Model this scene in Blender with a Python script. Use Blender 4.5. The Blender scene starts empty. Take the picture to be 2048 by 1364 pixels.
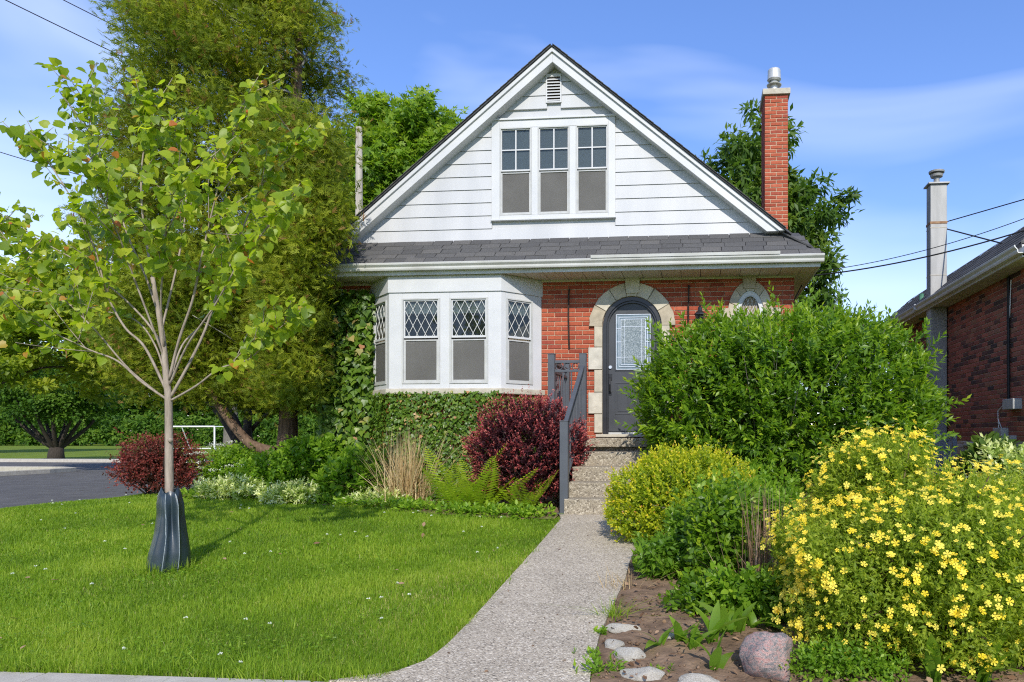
import bpy, math, random
import numpy as np
from mathutils import Vector, Matrix

# ------------------------------------------------------------------ camera, sky, sun, exposure
sc = bpy.context.scene
col = sc.collection
F_PX, CX, CY, CAMZ = 1400.0, 1273.0, 873.0, 1.30      # focal length and principal point in photo pixels
TH = math.atan(0.0868)
SN, CS = math.sin(TH), math.cos(TH)
cam_d = bpy.data.cameras.new('camera')
cam = bpy.data.objects.new('camera', cam_d); col.objects.link(cam)
cam.location = (0, 0, CAMZ)
cam.rotation_euler = (math.pi/2, 0, TH)
cam_d.sensor_width = 36.0
cam_d.lens = 36.0*F_PX/2048
cam_d.shift_x = -(CX-1024)/2048
cam_d.shift_y = (CY-682)/2048
cam_d.clip_start = 0.05; cam_d.clip_end = 3000
sc.camera = cam

SUN = Vector((0.26, -1.0, 0.72)).normalized()          # direction towards the sun
sun_el = math.asin(SUN.z); sun_rot = math.atan2(SUN.x, SUN.y)
w = bpy.data.worlds.new('World'); sc.world = w; w.use_nodes = True
nt = w.node_tree; nt.nodes.clear()
N = nt.nodes.new; L = nt.links.new
out = N('ShaderNodeOutputWorld'); bg = N('ShaderNodeBackground'); sky = N('ShaderNodeTexSky')
sky.sky_type = 'NISHITA'; sky.sun_disc = False
sky.sun_elevation = sun_el; sky.sun_rotation = sun_rot
sky.air_density = 1.0; sky.dust_density = 0.0; sky.ozone_density = 5.0
bg.inputs[1].default_value = 0.15
tc = N('ShaderNodeTexCoord'); mp = N('ShaderNodeMapping')
mp.inputs['Location'].default_value = (3.7, 1.9, 0.35); mp.inputs['Rotation'].default_value = (0.1, -0.22, 0.2); mp.inputs['Scale'].default_value = (1.1, 1.6, 4.2)
nz = N('ShaderNodeTexNoise'); nz.inputs['Scale'].default_value = 1.25; nz.inputs['Detail'].default_value = 4; nz.inputs['Roughness'].default_value = 0.45
nz.inputs['Distortion'].default_value = 0.5
rp = N('ShaderNodeValToRGB'); rp.color_ramp.elements[0].position = 0.46; rp.color_ramp.elements[1].position = 0.86
rp.color_ramp.elements[0].color = (0, 0, 0, 1); rp.color_ramp.elements[1].color = (0.55, 0.55, 0.55, 1)
mx = N('ShaderNodeMix'); mx.data_type = 'RGBA'
mx.inputs['B'].default_value = (7.4, 7.8, 8.6, 1)
L(tc.outputs['Generated'], mp.inputs[0]); L(mp.outputs[0], nz.inputs['Vector']); L(nz.outputs['Fac'], rp.inputs[0])
hsv = N('ShaderNodeHueSaturation'); hsv.inputs['Hue'].default_value = 0.508; hsv.inputs['Saturation'].default_value = 1.27; hsv.inputs['Value'].default_value = 1.66; gm = N('ShaderNodeGamma'); gm.inputs[1].default_value = 0.74; L(sky.outputs[0], gm.inputs[0]); tint = N('ShaderNodeMix'); tint.data_type = 'RGBA'; tint.blend_type = 'MULTIPLY'; tint.inputs['Factor'].default_value = 1; tint.inputs['B'].default_value = (1.02, 0.95, 1.0, 1)
L(gm.outputs[0], tint.inputs['A']); L(tint.outputs['Result'], hsv.inputs['Color'])
L(rp.outputs[0], mx.inputs['Factor']); L(hsv.outputs[0], mx.inputs['A'])
L(mx.outputs['Result'], bg.inputs[0]); L(bg.outputs[0], out.inputs[0])

sun_d = bpy.data.lights.new('sun', 'SUN'); sun_d.energy = 3.4; sun_d.angle = math.radians(0.5); sun_d.color = (1.0, 0.95, 0.86)
sun_o = bpy.data.objects.new('sun', sun_d); col.objects.link(sun_o)
sun_o.rotation_euler = SUN.to_track_quat('Z', 'Y').to_euler(); sun_o.location = (10, -30, 25)

sc.view_settings.view_transform = 'Standard'; sc.view_settings.look = 'None'
sc.view_settings.exposure = 0.52; sc.view_settings.gamma = 1.0
sc.render.engine = 'CYCLES'
sc.cycles.max_bounces = 6; sc.cycles.transparent_max_bounces = 8; sc.cycles.diffuse_bounces = 3
sc.cycles.glossy_bounces = 3; sc.cycles.transmission_bounces = 4
sc.cycles.use_denoising = False
sc.cycles.filter_width = 1.15

# ------------------------------------------------------------------ helpers
rng = np.random.default_rng(7)
random.seed(7)

def P(px, py, Y):
    """point of the pixel's ray on the vertical plane Y = const (parallel to the house front)"""
    rx = (px-CX)/F_PX
    k = Y/(SN*rx+CS)
    return Vector((k*(CS*rx-SN), Y, CAMZ-(py-CY)/F_PX*k))
def PX(px, Y): return P(px, CY, Y).x
def PZ(px, py, Y): return P(px, py, Y).z
def PXP(px, py, X):
    """point of the pixel's ray on the plane X = const"""
    rx = (px-CX)/F_PX
    k = X/(CS*rx-SN)
    return Vector((X, k*(SN*rx+CS), CAMZ-(py-CY)/F_PX*k))
def sstep(a, b, x):
    t = np.clip((x-a)/(b-a), 0, 1); return t*t*(3-2*t)
def gz(X, Y):
    """height of the ground"""
    X = np.asarray(X, float); Y = np.asarray(Y, float)
    base = 0.36*np.clip((Y-3.5)/5.2, 0, 1)
    base = base + 0.02*np.sin(X*1.3+0.5)*np.sin(Y*1.1)*sstep(4.0, 5.5, Y)*sstep(-1.2, -2.5, X)
    left = sstep(-8.6, -10.7, X)
    z = base*(1-left)+0.14*left
    far = sstep(16, 30, Y)
    z = z*(1-far)+0.0*far
    return z
def gzf(X, Y): return float(gz(X, Y))
def G(px, py, dz=0.0):
    """pixel -> point on the ground"""
    rx = (px-CX)/F_PX; dx, dy, dzr = CS*rx-SN, SN*rx+CS, -(py-CY)/F_PX
    k = 3.0
    for _ in range(60):
        h = CAMZ-gzf(k*dx, k*dy)-dz
        k = 0.5*k+0.5*(h/max(-dzr, 1e-4))
    return Vector((k*dx, k*dy, gzf(k*dx, k*dy)+dz))

def tag(o, label=None, cat=None, group=None, kind=None):
    if label: o['label'] = label
    if cat: o['category'] = cat
    if group: o['group'] = group
    if kind: o['kind'] = kind
    return o
def thing(name, label, cat, loc=(0, 0, 0), group=None):
    o = bpy.data.objects.new(name, None); col.objects.link(o)
    o.location = loc; o.empty_display_size = 0.1; WT[o.name] = Vector(loc)
    tag(o, label, cat, group); return o
WT = {}     # world translation of each possible parent
def link(name, me, mat=None, parent=None):
    o = bpy.data.objects.new(name, me); col.objects.link(o)
    if mat is not None and not me.materials: me.materials.append(mat)
    if parent is not None:
        o.parent = parent
        o.matrix_parent_inverse = Matrix.Translation(-WT.get(parent.name, Vector((0, 0, 0))))
    return o
# every thing's parts are modelled in world coordinates; a parent Empty only carries a location

class MB:
    def __init__(self): self.v = []; self.f = []
    def add(self, vs, fs):
        b = len(self.v); self.v += [tuple(p) for p in vs]; self.f += [tuple(b+i for i in q) for q in fs]; return self
    def box(self, x0, x1, y0, y1, z0, z1):
        return self.add([(x0, y0, z0), (x1, y0, z0), (x1, y1, z0), (x0, y1, z0), (x0, y0, z1), (x1, y0, z1), (x1, y1, z1), (x0, y1, z1)],
                        [(0, 3, 2, 1), (4, 5, 6, 7), (0, 1, 5, 4), (1, 2, 6, 5), (2, 3, 7, 6), (3, 0, 4, 7)])
    def fbox(self, fr, u0, u1, z0, z1, n0, n1):
        """box in a facade frame fr = (origin, U, Nout): u along, n outwards"""
        O, U, Nn = fr
        pts = [O+U*u+Nn*n+Vector((0, 0, z)) for z in (z0, z1) for (u, n) in ((u0, n1), (u1, n1), (u1, n0), (u0, n0))]
        return self.add(pts, [(0, 3, 2, 1), (4, 5, 6, 7), (0, 1, 5, 4), (1, 2, 6, 5), (2, 3, 7, 6), (3, 0, 4, 7)])
    def prism(self, poly, d):
        """closed planar polygon (3-D points) extruded by vector d"""
        n = len(poly); d = Vector(d); a = [Vector(p) for p in poly]
        return self.add(a+[p+d for p in a], [tuple(range(n)), tuple(range(2*n-1, n-1, -1))]+[(i, n+i, n+(i+1) % n, (i+1) % n) for i in range(n)])
    def tube(self, path, r, n=6, cap=True):
        path = [Vector(p) for p in path]; m = len(path)
        rs = r if hasattr(r, '__len__') else [r]*m
        b = len(self.v); ref = None
        for i, p in enumerate(path):
            t = (path[min(i+1, m-1)]-path[max(i-1, 0)]).normalized()
            if ref is None:
                ref = t.orthogonal().normalized()
            ref = (ref-t*ref.dot(t)).normalized(); s = t.cross(ref)
            for k in range(n):
                a = 2*math.pi*k/n
                self.v.append(tuple(p+(ref*math.cos(a)+s*math.sin(a))*rs[i]))
        for i in range(m-1):
            for k in range(n):
                self.f.append((b+i*n+k, b+i*n+(k+1) % n, b+(i+1)*n+(k+1) % n, b+(i+1)*n+k))
        if cap:
            self.f.append(tuple(b+k for k in range(n-1, -1, -1))); self.f.append(tuple(b+(m-1)*n+k for k in range(n)))
        return self
    def lathe(self, c, prof, n=24, sx=1, sy=1):
        b = len(self.v); c = Vector(c)
        for (r, z) in prof:
            for k in range(n):
                a = 2*math.pi*k/n; self.v.append((c.x+r*sx*math.cos(a), c.y+r*sy*math.sin(a), c.z+z))
        for i in range(len(prof)-1):
            for k in range(n):
                self.f.append((b+i*n+k, b+i*n+(k+1) % n, b+(i+1)*n+(k+1) % n, b+(i+1)*n+k))
        self.f.append(tuple(b+k for k in range(n-1, -1, -1))); self.f.append(tuple(b+(len(prof)-1)*n+k for k in range(n)))
        return self
    def mesh(self, name):
        me = bpy.data.meshes.new(name); me.from_pydata(self.v, [], self.f); me.update(); return me
    def build(self, name, mat, parent=None, smooth=False, bevel=0.0):
        me = self.mesh(name)
        if smooth: me.polygons.foreach_set('use_smooth', [True]*len(me.polygons))
        o = link(name, me, mat, parent)
        if bevel:
            m = o.modifiers.new('bevel', 'BEVEL'); m.width = bevel; m.segments = 2; m.limit_method = 'ANGLE'
        return o

def np_mesh(name, V, Fs, rnd=None, smooth=False):
    """V (n,3), Fs (m,k) -> mesh, with an optional point attribute 'rnd'"""
    V = np.ascontiguousarray(V, np.float32); Fs = np.ascontiguousarray(Fs, np.int32)
    me = bpy.data.meshes.new(name); m, k = Fs.shape
    me.vertices.add(len(V)); me.vertices.foreach_set('co', V.ravel())
    me.loops.add(m*k); me.loops.foreach_set('vertex_index', Fs.ravel())
    me.polygons.add(m); me.polygons.foreach_set('loop_start', np.arange(0, m*k, k, dtype=np.int32))
    if smooth: me.polygons.foreach_set('use_smooth', np.ones(m, bool))
    me.update(calc_edges=True)
    if rnd is not None:
        a = me.attributes.new('rnd', 'FLOAT', 'POINT'); a.data.foreach_set('value', np.ascontiguousarray(rnd, np.float32))
    return me
def unit(a): return a/np.maximum(np.linalg.norm(a, axis=-1, keepdims=True), 1e-9)
def tri_tmpl(v, f): return np.array(v, float), np.array(f, int)
T_OVAL = tri_tmpl([(0, 0, 0), (.28, .35, .07), (.22, .72, .05), (0, 1, -.04), (-.22, .72, .05), (-.28, .35, .07), (0, .5, 0)],
                  [(0, 1, 6), (1, 2, 6), (2, 3, 6), (3, 4, 6), (4, 5, 6), (5, 0, 6)])
T_LANCE = tri_tmpl([(0, 0, 0), (.19, .42, .06), (0, 1, -.1), (-.19, .42, .06), (0, .45, 0)], [(0, 1, 4), (1, 2, 4), (2, 3, 4), (3, 0, 4)])
T_DIA = tri_tmpl([(0, 0, 0), (.3, .5, .06), (0, 1, 0), (-.3, .5, .06)], [(0, 1, 2), (0, 2, 3)])
T_HEART = tri_tmpl([(0, .06, 0), (.28, -.03, .03), (.5, .22, .08), (.38, .62, .07), (0, 1.02, -.14), (-.38, .62, .07), (-.5, .22, .08), (-.28, -.03, .03), (0, .45, -.01)],
                   [(0, 1, 8), (1, 2, 8), (2, 3, 8), (3, 4, 8), (4, 5, 8), (5, 6, 8), (6, 7, 8), (7, 0, 8)])
T_IVY = tri_tmpl([(0, 0, 0), (.42, -.02, .02), (.5, .3, .05), (.26, .55, .03), (0, 1, -.06), (-.26, .55, .03), (-.5, .3, .05), (-.42, -.02, .02)],
                 [(0, 1, 2), (0, 2, 3), (0, 3, 4), (0, 4, 5), (0, 5, 6), (0, 6, 7)])
_m = []
for (cx_, cy_, a_, l_) in ((0, .0, 0, 1.0), (.02, .12, .75, .7), (-.02, .12, -.75, .7), (.03, .3, 1.1, .5), (-.03, .3, -1.1, .5)):
    _m.append((cx_, cy_, a_, l_))
_v, _f = [], []
for (cx_, cy_, a_, l_) in _m:     # a lobed maple leaf
    b = len(_v); ca, sa = math.cos(a_), math.sin(a_)
    for (x, y) in ((0, 0), (.15*l_, .5*l_), (0, l_), (-.15*l_, .5*l_)):
        _v.append((cx_+x*ca+y*sa, cy_-x*sa+y*ca, .05*abs(x)))
    _f += [(b, b+1, b+2), (b, b+2, b+3)]
T_MAPLE = tri_tmpl(_v, _f)
_v, _f = [], []
for (a_, y0, l_, wd) in ((0, 0, 1, .09), (.55, .15, .62, .075), (-.55, .22, .6, .075), (.6, .45, .45, .065), (-.6, .52, .4, .065), (.95, .05, .4, .06)):
    b = len(_v); ca, sa = math.cos(a_), math.sin(a_)     # a flat cedar spray
    for (x, y) in ((-wd*.5, 0), (wd*.5, 0), (wd*.6, l_*.6), (0, l_)):
        _v.append((x*ca+y*sa, y0-x*sa+y*ca, .12*(y/l_)**2*(1 if a_ > 0 else -.6)))
    _f += [(b, b+1, b+2), (b, b+2, b+3)]
T_CEDAR = tri_tmpl(_v, _f)
_v, _f = [(0, 0, 0)], []
for i in range(5):                # five round petals facing +z
    a = 2*math.pi*i/5; b = len(_v)
    for (r, da, z) in ((.42, -.45, .06), (.92, -.42, .16), (1.05, 0, .2), (.92, .42, .16), (.42, .45, .06)):
        _v.append((r*math.cos(a+da), r*math.sin(a+da), z))
    _f += [(0, b, b+1), (0, b+1, b+2), (0, b+2, b+3), (0, b+3, b+4)]
T_FLOWER = tri_tmpl(_v, _f)

def leaves(T, pos, ax, nr, size, rnd):
    tv, tf = T; n = len(pos)
    y = unit(ax); x = unit(np.cross(y, nr)); z = np.cross(x, y)
    s = np.broadcast_to(np.asarray(size, float), (n,))[:, None, None]
    V = pos[:, None, :]+s*(tv[None, :, 0:1]*x[:, None]+tv[None, :, 1:2]*y[:, None]+tv[None, :, 2:3]*z[:, None])
    Fs = (tf[None]+(np.arange(n)*len(tv))[:, None, None]).reshape(-1, 3)
    R = np.repeat(np.broadcast_to(rnd, (n,)), len(tv))
    return V.reshape(-1, 3), Fs, R
def merge(parts):
    Vs, Fs, Rs, o = [], [], [], 0
    for (V, Fc, R) in parts:
        Vs.append(V); Fs.append(Fc+o); Rs.append(R); o += len(V)
    return np.vstack(Vs), np.vstack(Fs), np.concatenate(Rs)
def leaf_obj(name, data, mat, parent=None, stuff=True):
    V, Fs, R = data
    o = link(name, np_mesh(name, V, Fs, R), mat, parent)
    if stuff: o['kind'] = 'stuff'
    return o
def rand_unit(n): return unit(rng.normal(size=(n, 3)))

def bumpy(d, seed, amp, k=9, sharp=6.0):
    """lumpy radius factor for unit directions d"""
    r = np.random.default_rng(seed); c = unit(r.normal(size=(k, 3)))
    h = np.max(np.exp(sharp*(d@c.T-1)), axis=1)
    return 1-amp+amp*1.4*h
def shrub_pts(c, rad, n, seed, amp=.22, zmin=-.55, k=14, sharp=7.0, front=0.0, boxy=2.0):
    sharp = sharp if k < 30 else .55*k
    d = rand_unit(int(n*2.4)); d = d[d[:, 2] > zmin]
    if front:  # rather more shoots on the sides one can walk round to see
        keep = rng.random(len(d)) < np.clip(1-front*sstep(-.1, .6, d[:, 1]), 0, 1); d = d[keep]
    d = d[:n]
    d = d/(np.abs(d)**boxy).sum(1, keepdims=True)**(1/boxy)
    du = unit(d)
    p = np.array(c)+d*np.array(rad)*bumpy(du, seed, amp, k, sharp)[:, None]
    nrm = unit(d/np.array(rad))
    return p, nrm
def shoots(tips, D, Lr, m, T, size, rnd0, tipgain=.35, spread=.9, flat=.5, sz_tip=.6):
    """m leaves along each shoot that ends at tips with direction D"""
    n = len(tips); Ls = rng.uniform(*Lr, n)
    t = np.tile(np.linspace(.0, 1, m), n); idx = np.repeat(np.arange(n), m)
    t = np.clip(t+rng.uniform(-.06, .06, n*m), 0, 1)
    Dn = unit(D)[idx]
    pos = tips[idx]-Dn*(Ls[idx]*(1-t))[:, None]
    side = unit(np.cross(Dn, rand_unit(n*m)))
    ax = unit(Dn*(.45+.5*t[:, None])+side*spread*(1.1-.6*t[:, None])+np.array([0, 0, -.12]))
    up = unit(np.array([0, -.25, 1.0])*flat+Dn*.35+rng.normal(size=(n*m, 3))*.45)
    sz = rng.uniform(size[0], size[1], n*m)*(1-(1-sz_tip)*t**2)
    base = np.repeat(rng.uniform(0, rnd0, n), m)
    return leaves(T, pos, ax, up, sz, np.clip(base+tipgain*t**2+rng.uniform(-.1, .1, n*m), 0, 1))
def stems(base, tips, r=(.012, .003), bend=.15, n=4, every=1):
    mb = MB(); base = Vector(base)
    for p in tips[::every]:
        p = Vector(p); b = base+Vector((random.uniform(-.1, .1), random.uniform(-.1, .1), 0)); mid = (b+p)/2
        mid += Vector((random.uniform(-bend, bend), random.uniform(-bend, bend), random.uniform(0, bend)))
        q = [b, b.lerp(mid, .5)+(mid-b.lerp(p, .5))*.25, mid, mid.lerp(p, .5), p]
        mb.tube(q, np.linspace(r[0], r[1], 5), n, cap=False)
    return mb

# ------------------------------------------------------------------ materials
def new_mat(name):
    m = bpy.data.materials.new(name); m.use_nodes = True
    n = m.node_tree.nodes; return m, n, m.node_tree.links, n['Principled BSDF']
def ramp(n, stops):
    r = n.new('ShaderNodeValToRGB'); e = r.color_ramp.elements
    while len(e) < len(stops): e.new(0.5)
    for el, (p, c) in zip(e, stops): el.position = p; el.color = (*c, 1)
    return r
def mk(name, c1, c2=None, scale=6.0, rough=.7, bump=0.0, bscale=60.0, spec=.3, metal=0.0, detail=4, stretch=(1, 1, 1)):
    m, n, l, b = new_mat(name)
    t = n.new('ShaderNodeTexCoord'); mp = n.new('ShaderNodeMapping'); mp.inputs['Scale'].default_value = stretch
    l.new(t.outputs['Object'], mp.inputs[0])
    nz = n.new('ShaderNodeTexNoise'); nz.inputs['Scale'].default_value = scale; nz.inputs['Detail'].default_value = detail
    l.new(mp.outputs[0], nz.inputs['Vector'])
    r = ramp(n, [(.3, c1), (.7, c2 or c1)]); l.new(nz.outputs['Fac'], r.inputs[0]); l.new(r.outputs[0], b.inputs['Base Color'])
    b.inputs['Roughness'].default_value = rough; b.inputs['Specular IOR Level'].default_value = spec; b.inputs['Metallic'].default_value = metal
    if bump:
        n2 = n.new('ShaderNodeTexNoise'); n2.inputs['Scale'].default_value = bscale; n2.inputs['Detail'].default_value = 3
        l.new(mp.outputs[0], n2.inputs['Vector'])
        bp = n.new('ShaderNodeBump'); bp.inputs['Strength'].default_value = bump; bp.inputs['Distance'].default_value = .01
        l.new(n2.outputs['Fac'], bp.inputs['Height']); l.new(bp.outputs[0], b.inputs['Normal'])
    return m
def leaf_mat(name, stops, trans=.35, rough=.5, spec=.35, tint=(1.15, 1.15, .6)):
    m, n, l, b = new_mat(name)
    a = n.new('ShaderNodeAttribute'); a.attribute_name = 'rnd'
    r = ramp(n, stops); l.new(a.outputs['Fac'], r.inputs[0]); l.new(r.outputs[0], b.inputs['Base Color'])
    b.inputs['Roughness'].default_value = rough; b.inputs['Specular IOR Level'].default_value = spec
    tr = n.new('ShaderNodeBsdfTranslucent'); mul = n.new('ShaderNodeMix'); mul.data_type = 'RGBA'; mul.blend_type = 'MULTIPLY'
    mul.inputs['Factor'].default_value = 1; mul.inputs['B'].default_value = (*[2*x for x in tint], 1)
    l.new(r.outputs[0], mul.inputs['A']); l.new(mul.outputs['Result'], tr.inputs[0])
    ms = n.new('ShaderNodeMixShader'); ms.inputs[0].default_value = trans
    l.new(b.outputs[0], ms.inputs[1]); l.new(tr.outputs[0], ms.inputs[2]); l.new(ms.outputs[0], n['Material Output'].inputs[0])
    return m
def piece_mat(name, stops, rough=.85, island=False, bump=.35, bscale=90, mott=.25, mscale=25):
    """pieces that differ from one to the next: random per object, or per island when joined"""
    m, n, l, b = new_mat(name)
    if island: g = n.new('ShaderNodeNewGeometry'); src = g.outputs['Random Per Island']
    else: g = n.new('ShaderNodeObjectInfo'); src = g.outputs['Random']
    r = ramp(n, stops); l.new(src, r.inputs[0])
    t = n.new('ShaderNodeTexCoord'); ad = n.new('ShaderNodeVectorMath'); ad.operation = 'ADD'
    sc3 = n.new('ShaderNodeVectorMath'); sc3.operation = 'SCALE'; sc3.inputs['Scale'].default_value = 40
    cmb = n.new('ShaderNodeCombineXYZ'); l.new(src, cmb.inputs[0]); l.new(src, cmb.inputs[2]); l.new(cmb.outputs[0], sc3.inputs[0])
    l.new(t.outputs['Object'], ad.inputs[0]); l.new(sc3.outputs[0], ad.inputs[1])
    nz = n.new('ShaderNodeTexNoise'); nz.inputs['Scale'].default_value = mscale; nz.inputs['Detail'].default_value = 4; l.new(ad.outputs[0], nz.inputs['Vector'])
    hs = n.new('ShaderNodeHueSaturation'); mr = n.new('ShaderNodeMapRange')
    mr.inputs['To Min'].default_value = 1-mott*1.6; mr.inputs['To Max'].default_value = 1+mott*1.6
    l.new(nz.outputs['Fac'], mr.inputs[0]); l.new(mr.outputs[0], hs.inputs['Value']); l.new(r.outputs[0], hs.inputs['Color']); l.new(hs.outputs[0], b.inputs['Base Color'])
    b.inputs['Roughness'].default_value = rough; b.inputs['Specular IOR Level'].default_value = .25
    n2 = n.new('ShaderNodeTexNoise'); n2.inputs['Scale'].default_value = bscale; n2.inputs['Detail'].default_value = 3; l.new(ad.outputs[0], n2.inputs['Vector'])
    bp = n.new('ShaderNodeBump'); bp.inputs['Strength'].default_value = bump; bp.inputs['Distance'].default_value = .006
    l.new(n2.outputs['Fac'], bp.inputs['Height']); l.new(bp.outputs[0], b.inputs['Normal'])
    return m
def aggregate(name, dark, mid, light, scale=95):
    m, n, l, b = new_mat(name)
    t = n.new('ShaderNodeTexCoord')
    v = n.new('ShaderNodeTexVoronoi'); v.inputs['Scale'].default_value = scale; l.new(t.outputs['Object'], v.inputs['Vector'])
    sx = n.new('ShaderNodeSeparateColor'); l.new(v.outputs['Color'], sx.inputs[0])
    r = ramp(n, [(.0, dark), (.25, mid), (.7, mid), (1, light)]); l.new(sx.outputs[0], r.inputs[0])
    nz = n.new('ShaderNodeTexNoise'); nz.inputs['Scale'].default_value = 2.2; nz.inputs['Detail'].default_value = 5; l.new(t.outputs['Object'], nz.inputs['Vector'])
    hs = n.new('ShaderNodeHueSaturation'); mr = n.new('ShaderNodeMapRange'); mr.inputs['To Min'].default_value = .72; mr.inputs['To Max'].default_value = 1.25
    l.new(nz.outputs['Fac'], mr.inputs[0]); l.new(mr.outputs[0], hs.inputs['Value']); l.new(r.outputs[0], hs.inputs['Color']); l.new(hs.outputs[0], b.inputs['Base Color'])
    b.inputs['Roughness'].default_value = .85
    bp = n.new('ShaderNodeBump'); bp.inputs['Strength'].default_value = .9; bp.inputs['Distance'].default_value = .006; bp.invert = True
    l.new(v.outputs['Distance'], bp.inputs['Height']); l.new(bp.outputs[0], b.inputs['Normal'])
    return m
def glass_mat(name, tintc=(.02, .025, .03), refl=.5, alpha=.35):
    m, n, l, b = new_mat(name)
    b.inputs['Base Color'].default_value = (*tintc, 1); b.inputs['Roughness'].default_value = .03; b.inputs['Specular IOR Level'].default_value = refl
    tr = n.new('ShaderNodeBsdfTransparent'); tr.inputs[0].default_value = (.85, .9, .9, 1)
    ms = n.new('ShaderNodeMixShader'); ms.inputs[0].default_value = 1-alpha
    l.new(b.outputs[0], ms.inputs[1]); l.new(tr.outputs[0], ms.inputs[2]); l.new(ms.outputs[0], n['Material Output'].inputs[0])
    return m

M = {}
BR = [(0, (.23, .045, .024)), (.25, (.31, .066, .033)), (.5, (.36, .082, .040)), (.8, (.41, .105, .054)), (1, (.27, .055, .034))]
M['brick'] = piece_mat('orange_brick', BR); M['brick_j'] = piece_mat('orange_brick_joined', BR, island=True)
BD = [(0, (.14, .062, .048)), (.14, (.06, .042, .040)), (.26, (.22, .075, .055)), (.6, (.29, .092, .063)), (.85, (.34, .11, .072)), (1, (.25, .125, .08))]
M['dbrick'] = piece_mat('dark_brick', BD); M['dbrick_j'] = piece_mat('dark_brick_joined', BD, island=True)
M['mortar'] = mk('mortar', (.42, .30, .20), (.54, .41, .29), 30, .95, .5, 120)
M['dmortar'] = mk('dark_mortar', (.38, .32, .25), (.52, .44, .35), 30, .95, .4, 120)
M['white'] = mk('white_painted_metal', (.50, .505, .51), (.56, .56, .56), 3, .42, .05, 30, .4)
M['siding'] = mk('white_siding', (.44, .445, .455), (.52, .52, .525), 1.2, .5, .10, 6, .35, stretch=(2.2, 1, .5))
M['gutter'] = mk('weathered_white_gutter', (.46, .45, .42), (.60, .60, .585), 2.5, .4, .05, 30, .45, stretch=(1, 1, .4))
M['sash'] = mk('aluminium_sash', (.40, .40, .385), (.48, .48, .465), 8, .4, 0, 1, .4)
M['soffit'] = mk('cream_soffit', (.54, .50, .40), (.62, .58, .48), 3, .6, 0, 1, .3)
SH = [(0, (.078, .076, .075)), (.4, (.090, .088, .086)), (.7, (.100, .097, .094)), (1, (.115, .110, .104))]
M['shingle'] = piece_mat('grey_shingle', SH, .95, bump=.8, bscale=300, mott=.35, mscale=60)
M['shingle_j'] = piece_mat('grey_shingle_joined', SH, .95, island=True, bump=.8, bscale=300, mott=.35, mscale=60)
M['roof'] = mk('roof_felt', (.05, .05, .055), (.09, .09, .095), 20, .95, .8, 250)
M['stone'] = piece_mat('limestone', [(0, (.38, .32, .235)), (.5, (.46, .41, .32)), (1, (.52, .48, .40))], .9, bump=.8, bscale=18, mott=.25, mscale=7)
M['sill'] = mk('concrete_sill', (.38, .34, .27), (.50, .46, .38), 9, .95, .5, 60)
M['charcoal'] = mk('charcoal_door_paint', (.040, .043, .050), (.055, .058, .065), 4, .45, .04, 60, .4)
M['black'] = mk('black_door_frame', (.012, .012, .014), (.022, .022, .025), 5, .35, 0, 1, .5)
M['rail'] = mk('grey_railing_paint', (.060, .066, .078), (.080, .086, .098), 5, .42, .05, 60, .45)
M['iron'] = mk('rusty_iron', (.020, .014, .012), (.07, .045, .035), 20, .8, .3, 60)
M['agg'] = aggregate('exposed_aggregate', (.16, .13, .098), (.41, .345, .26), (.68, .60, .48), 105)
M['agg_step'] = aggregate('exposed_aggregate_step', (.11, .09, .065), (.28, .235, .17), (.50, .44, .34), 70)
M['concrete'] = mk('pale_concrete', (.38, .345, .29), (.48, .445, .38), 8, .9, .4, 120)
M['asphalt'] = mk('asphalt', (.085, .080, .077), (.125, .118, .112), 3, .9, .5, 220)
M['glass'] = glass_mat('window_glass', alpha=.34, refl=1.0)
M['screen'] = mk('insect_screen', (.125, .12, .11), (.16, .155, .145), 1.6, .9, .25, 400)
_n = M['screen'].node_tree.nodes; _l = M['screen'].node_tree.links; _tr = _n.new('ShaderNodeBsdfTransparent'); _ms = _n.new('ShaderNodeMixShader'); _ms.inputs[0].default_value = .28
_l.new(_n['Principled BSDF'].outputs[0], _ms.inputs[1]); _l.new(_tr.outputs[0], _ms.inputs[2]); _l.new(_ms.outputs[0], _n['Material Output'].inputs[0])
M['dark'] = mk('dark_interior', (.02, .019, .018), (.028, .026, .024), 3, .9)
M['curtain'] = mk('lace_curtain', (.60, .60, .58), (.75, .75, .73), 40, .9, .4, 40, stretch=(1, 1, .15))
M['blind'] = mk('grey_blind', (.26, .29, .31), (.36, .39, .41), 2, .8, stretch=(.3, 1, 4))
M['lead'] = mk('white_lead_came', (.50, .50, .48), (.62, .62, .60), 10, .5, 0, 1, .5)
M['nickel'] = mk('came_metal', (.55, .57, .60), (.66, .68, .70), 10, .35, 0, 1, .5, .6)
m_, n_, l_, b_ = new_mat('textured_door_glass'); M['obscure'] = m_
_t = n_.new('ShaderNodeTexCoord'); _v = n_.new('ShaderNodeTexVoronoi'); _v.inputs['Scale'].default_value = 110; l_.new(_t.outputs['Object'], _v.inputs['Vector'])
_r = ramp(n_, [(0, (.09, .12, .13)), (.5, (.18, .215, .23)), (1, (.32, .36, .375))]); _s = n_.new('ShaderNodeSeparateColor'); l_.new(_v.outputs['Color'], _s.inputs[0]); l_.new(_s.outputs[0], _r.inputs[0]); l_.new(_r.outputs[0], b_.inputs['Base Color'])
b_.inputs['Roughness'].default_value = .2; b_.inputs['Specular IOR Level'].default_value = .6
_b = n_.new('ShaderNodeBump'); _b.inputs['Strength'].default_value = .5; _b.inputs['Distance'].default_value = .004; l_.new(_v.outputs['Distance'], _b.inputs['Height']); l_.new(_b.outputs[0], b_.inputs['Normal'])
M['clearbevel'] = mk('bevelled_border_glass', (.11, .15, .175), (.19, .235, .26), 14, .12, 0, 1, .6)
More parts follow.
